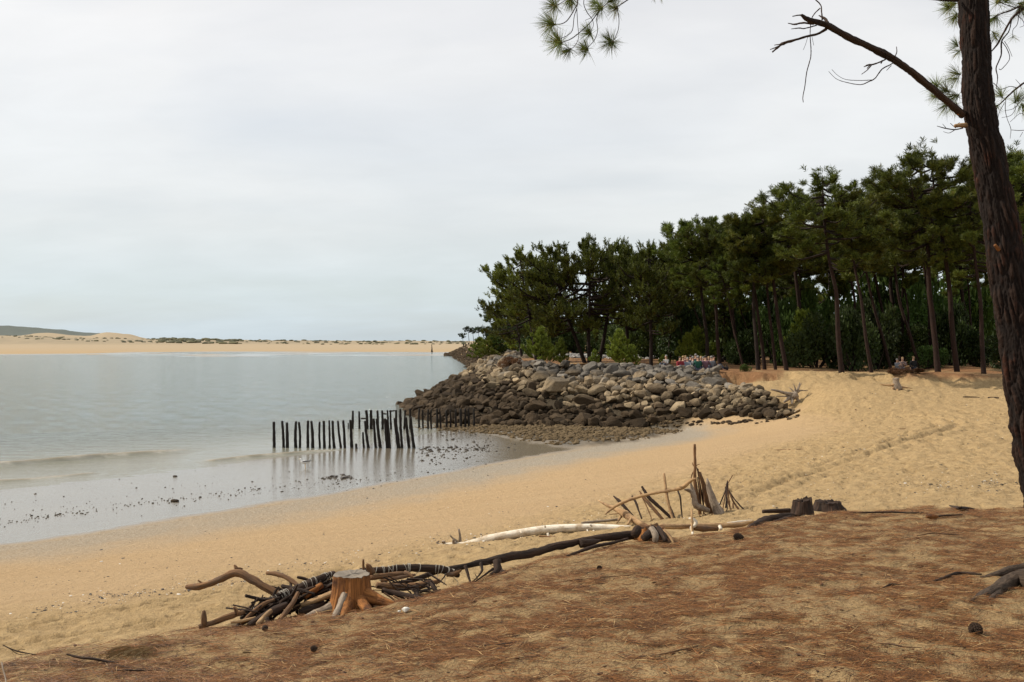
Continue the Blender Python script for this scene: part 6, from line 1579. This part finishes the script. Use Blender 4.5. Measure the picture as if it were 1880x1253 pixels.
def person(label, group, loc, rz, sit, top, trousers, hair, s=1.0, arms=0):
    root = thing('person', label, 'person', loc, group, (0, 0, rz)); root.scale = (s,) * 3
    hz = 0.14 if sit else 0.92
    lean = .06 if sit else .01
    pel = (0, 0, hz); waist = (0, lean * .5 - .0, hz + .18); ch = (0, lean, hz + .40); nk = (0, lean + .01, hz + .56); hd = (0, lean - .02, hz + .66); hd2 = (0, lean - .03, hz + .76)
    V = [pel, waist, ch, nk, hd, hd2]; E = [(0, 1), (1, 2), (2, 3), (3, 4), (4, 5)]; Rr = [.13, (.14, .10), (.16, .11), .055, .085, .075]
    TV = [pel]; TE = []; TR = [.145]; SV = [pel, waist, ch, (0, lean + .01, hz + .50)]; SE = [(0, 1), (1, 2), (2, 3)]; SR = [.15, (.16, .12), (.18, .13), .10]
    for sx in (-1, 1):
        if sit: knee = (sx * .16, -.36, .40); ank = (sx * .15, -.58, .06); toe = (sx * .16, -.72, .04)
        else: knee = (sx * .10, -.03 * sx, .48); ank = (sx * .11, .02 * sx, .07); toe = (sx * .13, -.14, .03)
        hip = (sx * .10, -.02, hz - .02)
        n = len(V); V += [hip, knee, ank, toe]; E += [(0, n), (n, n + 1), (n + 1, n + 2), (n + 2, n + 3)]; Rr += [.085, .055, .04, .035]
        n = len(TV); TV += [hip, knee, (ank[0], ank[1], ank[2] + .05)]; TE += [(0, n), (n, n + 1), (n + 1, n + 2)]; TR += [.10, .072, .058]
        sh = (sx * .19, lean, hz + .46)
        if arms == 1: elb = (sx * .24, -.12, hz + .22); ha = (sx * .10, -.30, hz + .34); fi = (sx * .06, -.36, hz + .37)
        elif sit: elb = (sx * .25, -.08, hz + .20); ha = (sx * .17, -.30, hz + .22); fi = (sx * .15, -.38, hz + .22)
        else: elb = (sx * .25, .02, hz + .18); ha = (sx * .25, -.05, hz - .06); fi = (sx * .25, -.07, hz - .15)
        n = len(V); V += [sh, elb, ha, fi]; E += [(2, n), (n, n + 1), (n + 1, n + 2), (n + 2, n + 3)]; Rr += [.055, .042, .030, .032]
        el = tuple(np.array(elb) * .35 + np.array(ha) * .65)
        n = len(SV); SV += [sh, elb, el]; SE += [(2, n), (n, n + 1), (n + 1, n + 2)]; SR += [.072, .056, .046]
    link(skin_mesh('body', V, E, Rr, SKIN), root)
    link(skin_mesh('shirt', SV, SE, SR, cloth(top)), root)
    link(skin_mesh('trousers', TV, TE, TR, cloth(trousers)), root)
    v, f = ICO[2]; hv = v * [.088, .098, .09]; hv = np.where(v[:, 1:2] < -.2, hv * [1, .75, 1], hv); hv[:, 2] = np.maximum(hv[:, 2], -.05)
    mb = MB(); mb.add(hv + np.array([0, lean - .0, hz + .745]), f); obj('hair', mb.mesh('hair', HAIRS[hair], True), root)
for i, (px, py, col, tr, hr, rz, lab, d) in enumerate(((1647, 660, (.50, .53, .58), (.10, .10, .13), 1, .5, 'white haired person in a pale shirt, leftmost of the three standing people', 68), (1657, 657, (.42, .30, .28), (.12, .12, .14), 2, -.4, 'person in a pinkish top, middle one of the three standing people', 68.6), (1677, 655.5, (.035, .035, .04), (.03, .03, .04), 2, .2, 'person in dark clothes, rightmost of the three standing people', 67.6))):
    b = ground_at(px, d); top = EYE - (py - CY) / F * d
    person(lab, 'people standing at the wood edge', b, rz, False, tuple(v * .45 for v in col), tr, hr, max(.9, min(1.03, (top - b.z) / 1.72)), 1 if i < 2 else 0)
PG = [(1249, 0, (.55, .06, .08), 0, 'seated person in a bright red top at the left end of the picnic group'), (1255, 1, (.30, .05, .10), 2, 'seated person in a dark red top, second from the left of the picnic group'), (1262, 0, (.45, .50, .58), 1, 'seated person in a pale blue shirt in the left part of the picnic group'),
      (1268, 2, (.10, .12, .20), 0, 'seated person in a navy top in the left part of the picnic group'), (1274, 1, (.62, .62, .62), 1, 'seated person in a white top left of the middle of the picnic group'), (1270, 3.5, (.06, .06, .07), 0, 'person in black at the back, left of the middle of the picnic group'),
      (1281, 0, (.05, .22, .16), 1, 'large seated person in a green top in the middle of the picnic group'), (1286, 2, (.16, .13, .20), 2, 'seated person in a mauve top behind the green one'), (1292, 1, (.60, .58, .55), 1, 'seated person in a cream top right of the green one'),
      (1296, 0, (.36, .20, .26), 0, 'seated person in a pink top right of the middle of the picnic group'), (1301, 2.5, (.10, .10, .30), 2, 'person in a blue top at the back right of the picnic group'), (1306, 0.5, (.42, .44, .50), 1, 'seated person in a pale grey top in the right part of the picnic group'),
      (1312, 1.5, (.05, .05, .06), 0, 'seated person in black beside the forked trunk'), (1259, 3, (.45, .35, .30), 2, 'seated person in a beige top at the back left of the picnic group'), (1277, 4, (.30, .30, .33), 1, 'person in grey at the very back of the picnic group'), (1222, 3, (.62, .62, .60), 1, 'person in white sitting apart behind the tiny young pine')]
for i, (px, dd, col, hr, lab) in enumerate(PG):
    d = 64.6 + dd; b = ground_at(px, d)
    person(lab, 'picnic group seated under the pines', b, [0.3, 2.6, -.4, 3.0, 1.2, .1, 3.14, -.8][i % 8], True, tuple(v * .4 for v in col), (.08, .09, .13), hr, 1.0 + .06 * math.sin(i * 2.3), i % 2)
# bags on the ground beside them
for i, (px, d, s, c, lab) in enumerate(((1327, 66, .3, (.02, .02, .022), 'black bag on the ground beside the forked trunk'), (1334, 66.3, .24, (.03, .025, .03), 'smaller dark bag right of the black bag'), (1245, 65, .2, (.5, .5, .48), 'white cool bag at the left of the picnic group'))):
    b = ground_at(px, d); root = thing('bag', lab, 'bag', b, None, (0, 0, i))
    V, Fc = rock_shape(2, 900 + i, 8); mb = MB(); mb.add(V * [s * 1.2, s * .7, s * .8] + [0, 0, s * .55], Fc); obj('bag_body', mb.mesh('bag_body', cloth(c), True), root)
    mb = MB(); tube(mb, [(-s * .4, 0, s), (-s * .2, 0, s * 1.45), (s * .2, 0, s * 1.45), (s * .4, 0, s)], [.02] * 4, 6, .05, 0); obj('handle', mb.mesh('handle', cloth(c)), root)
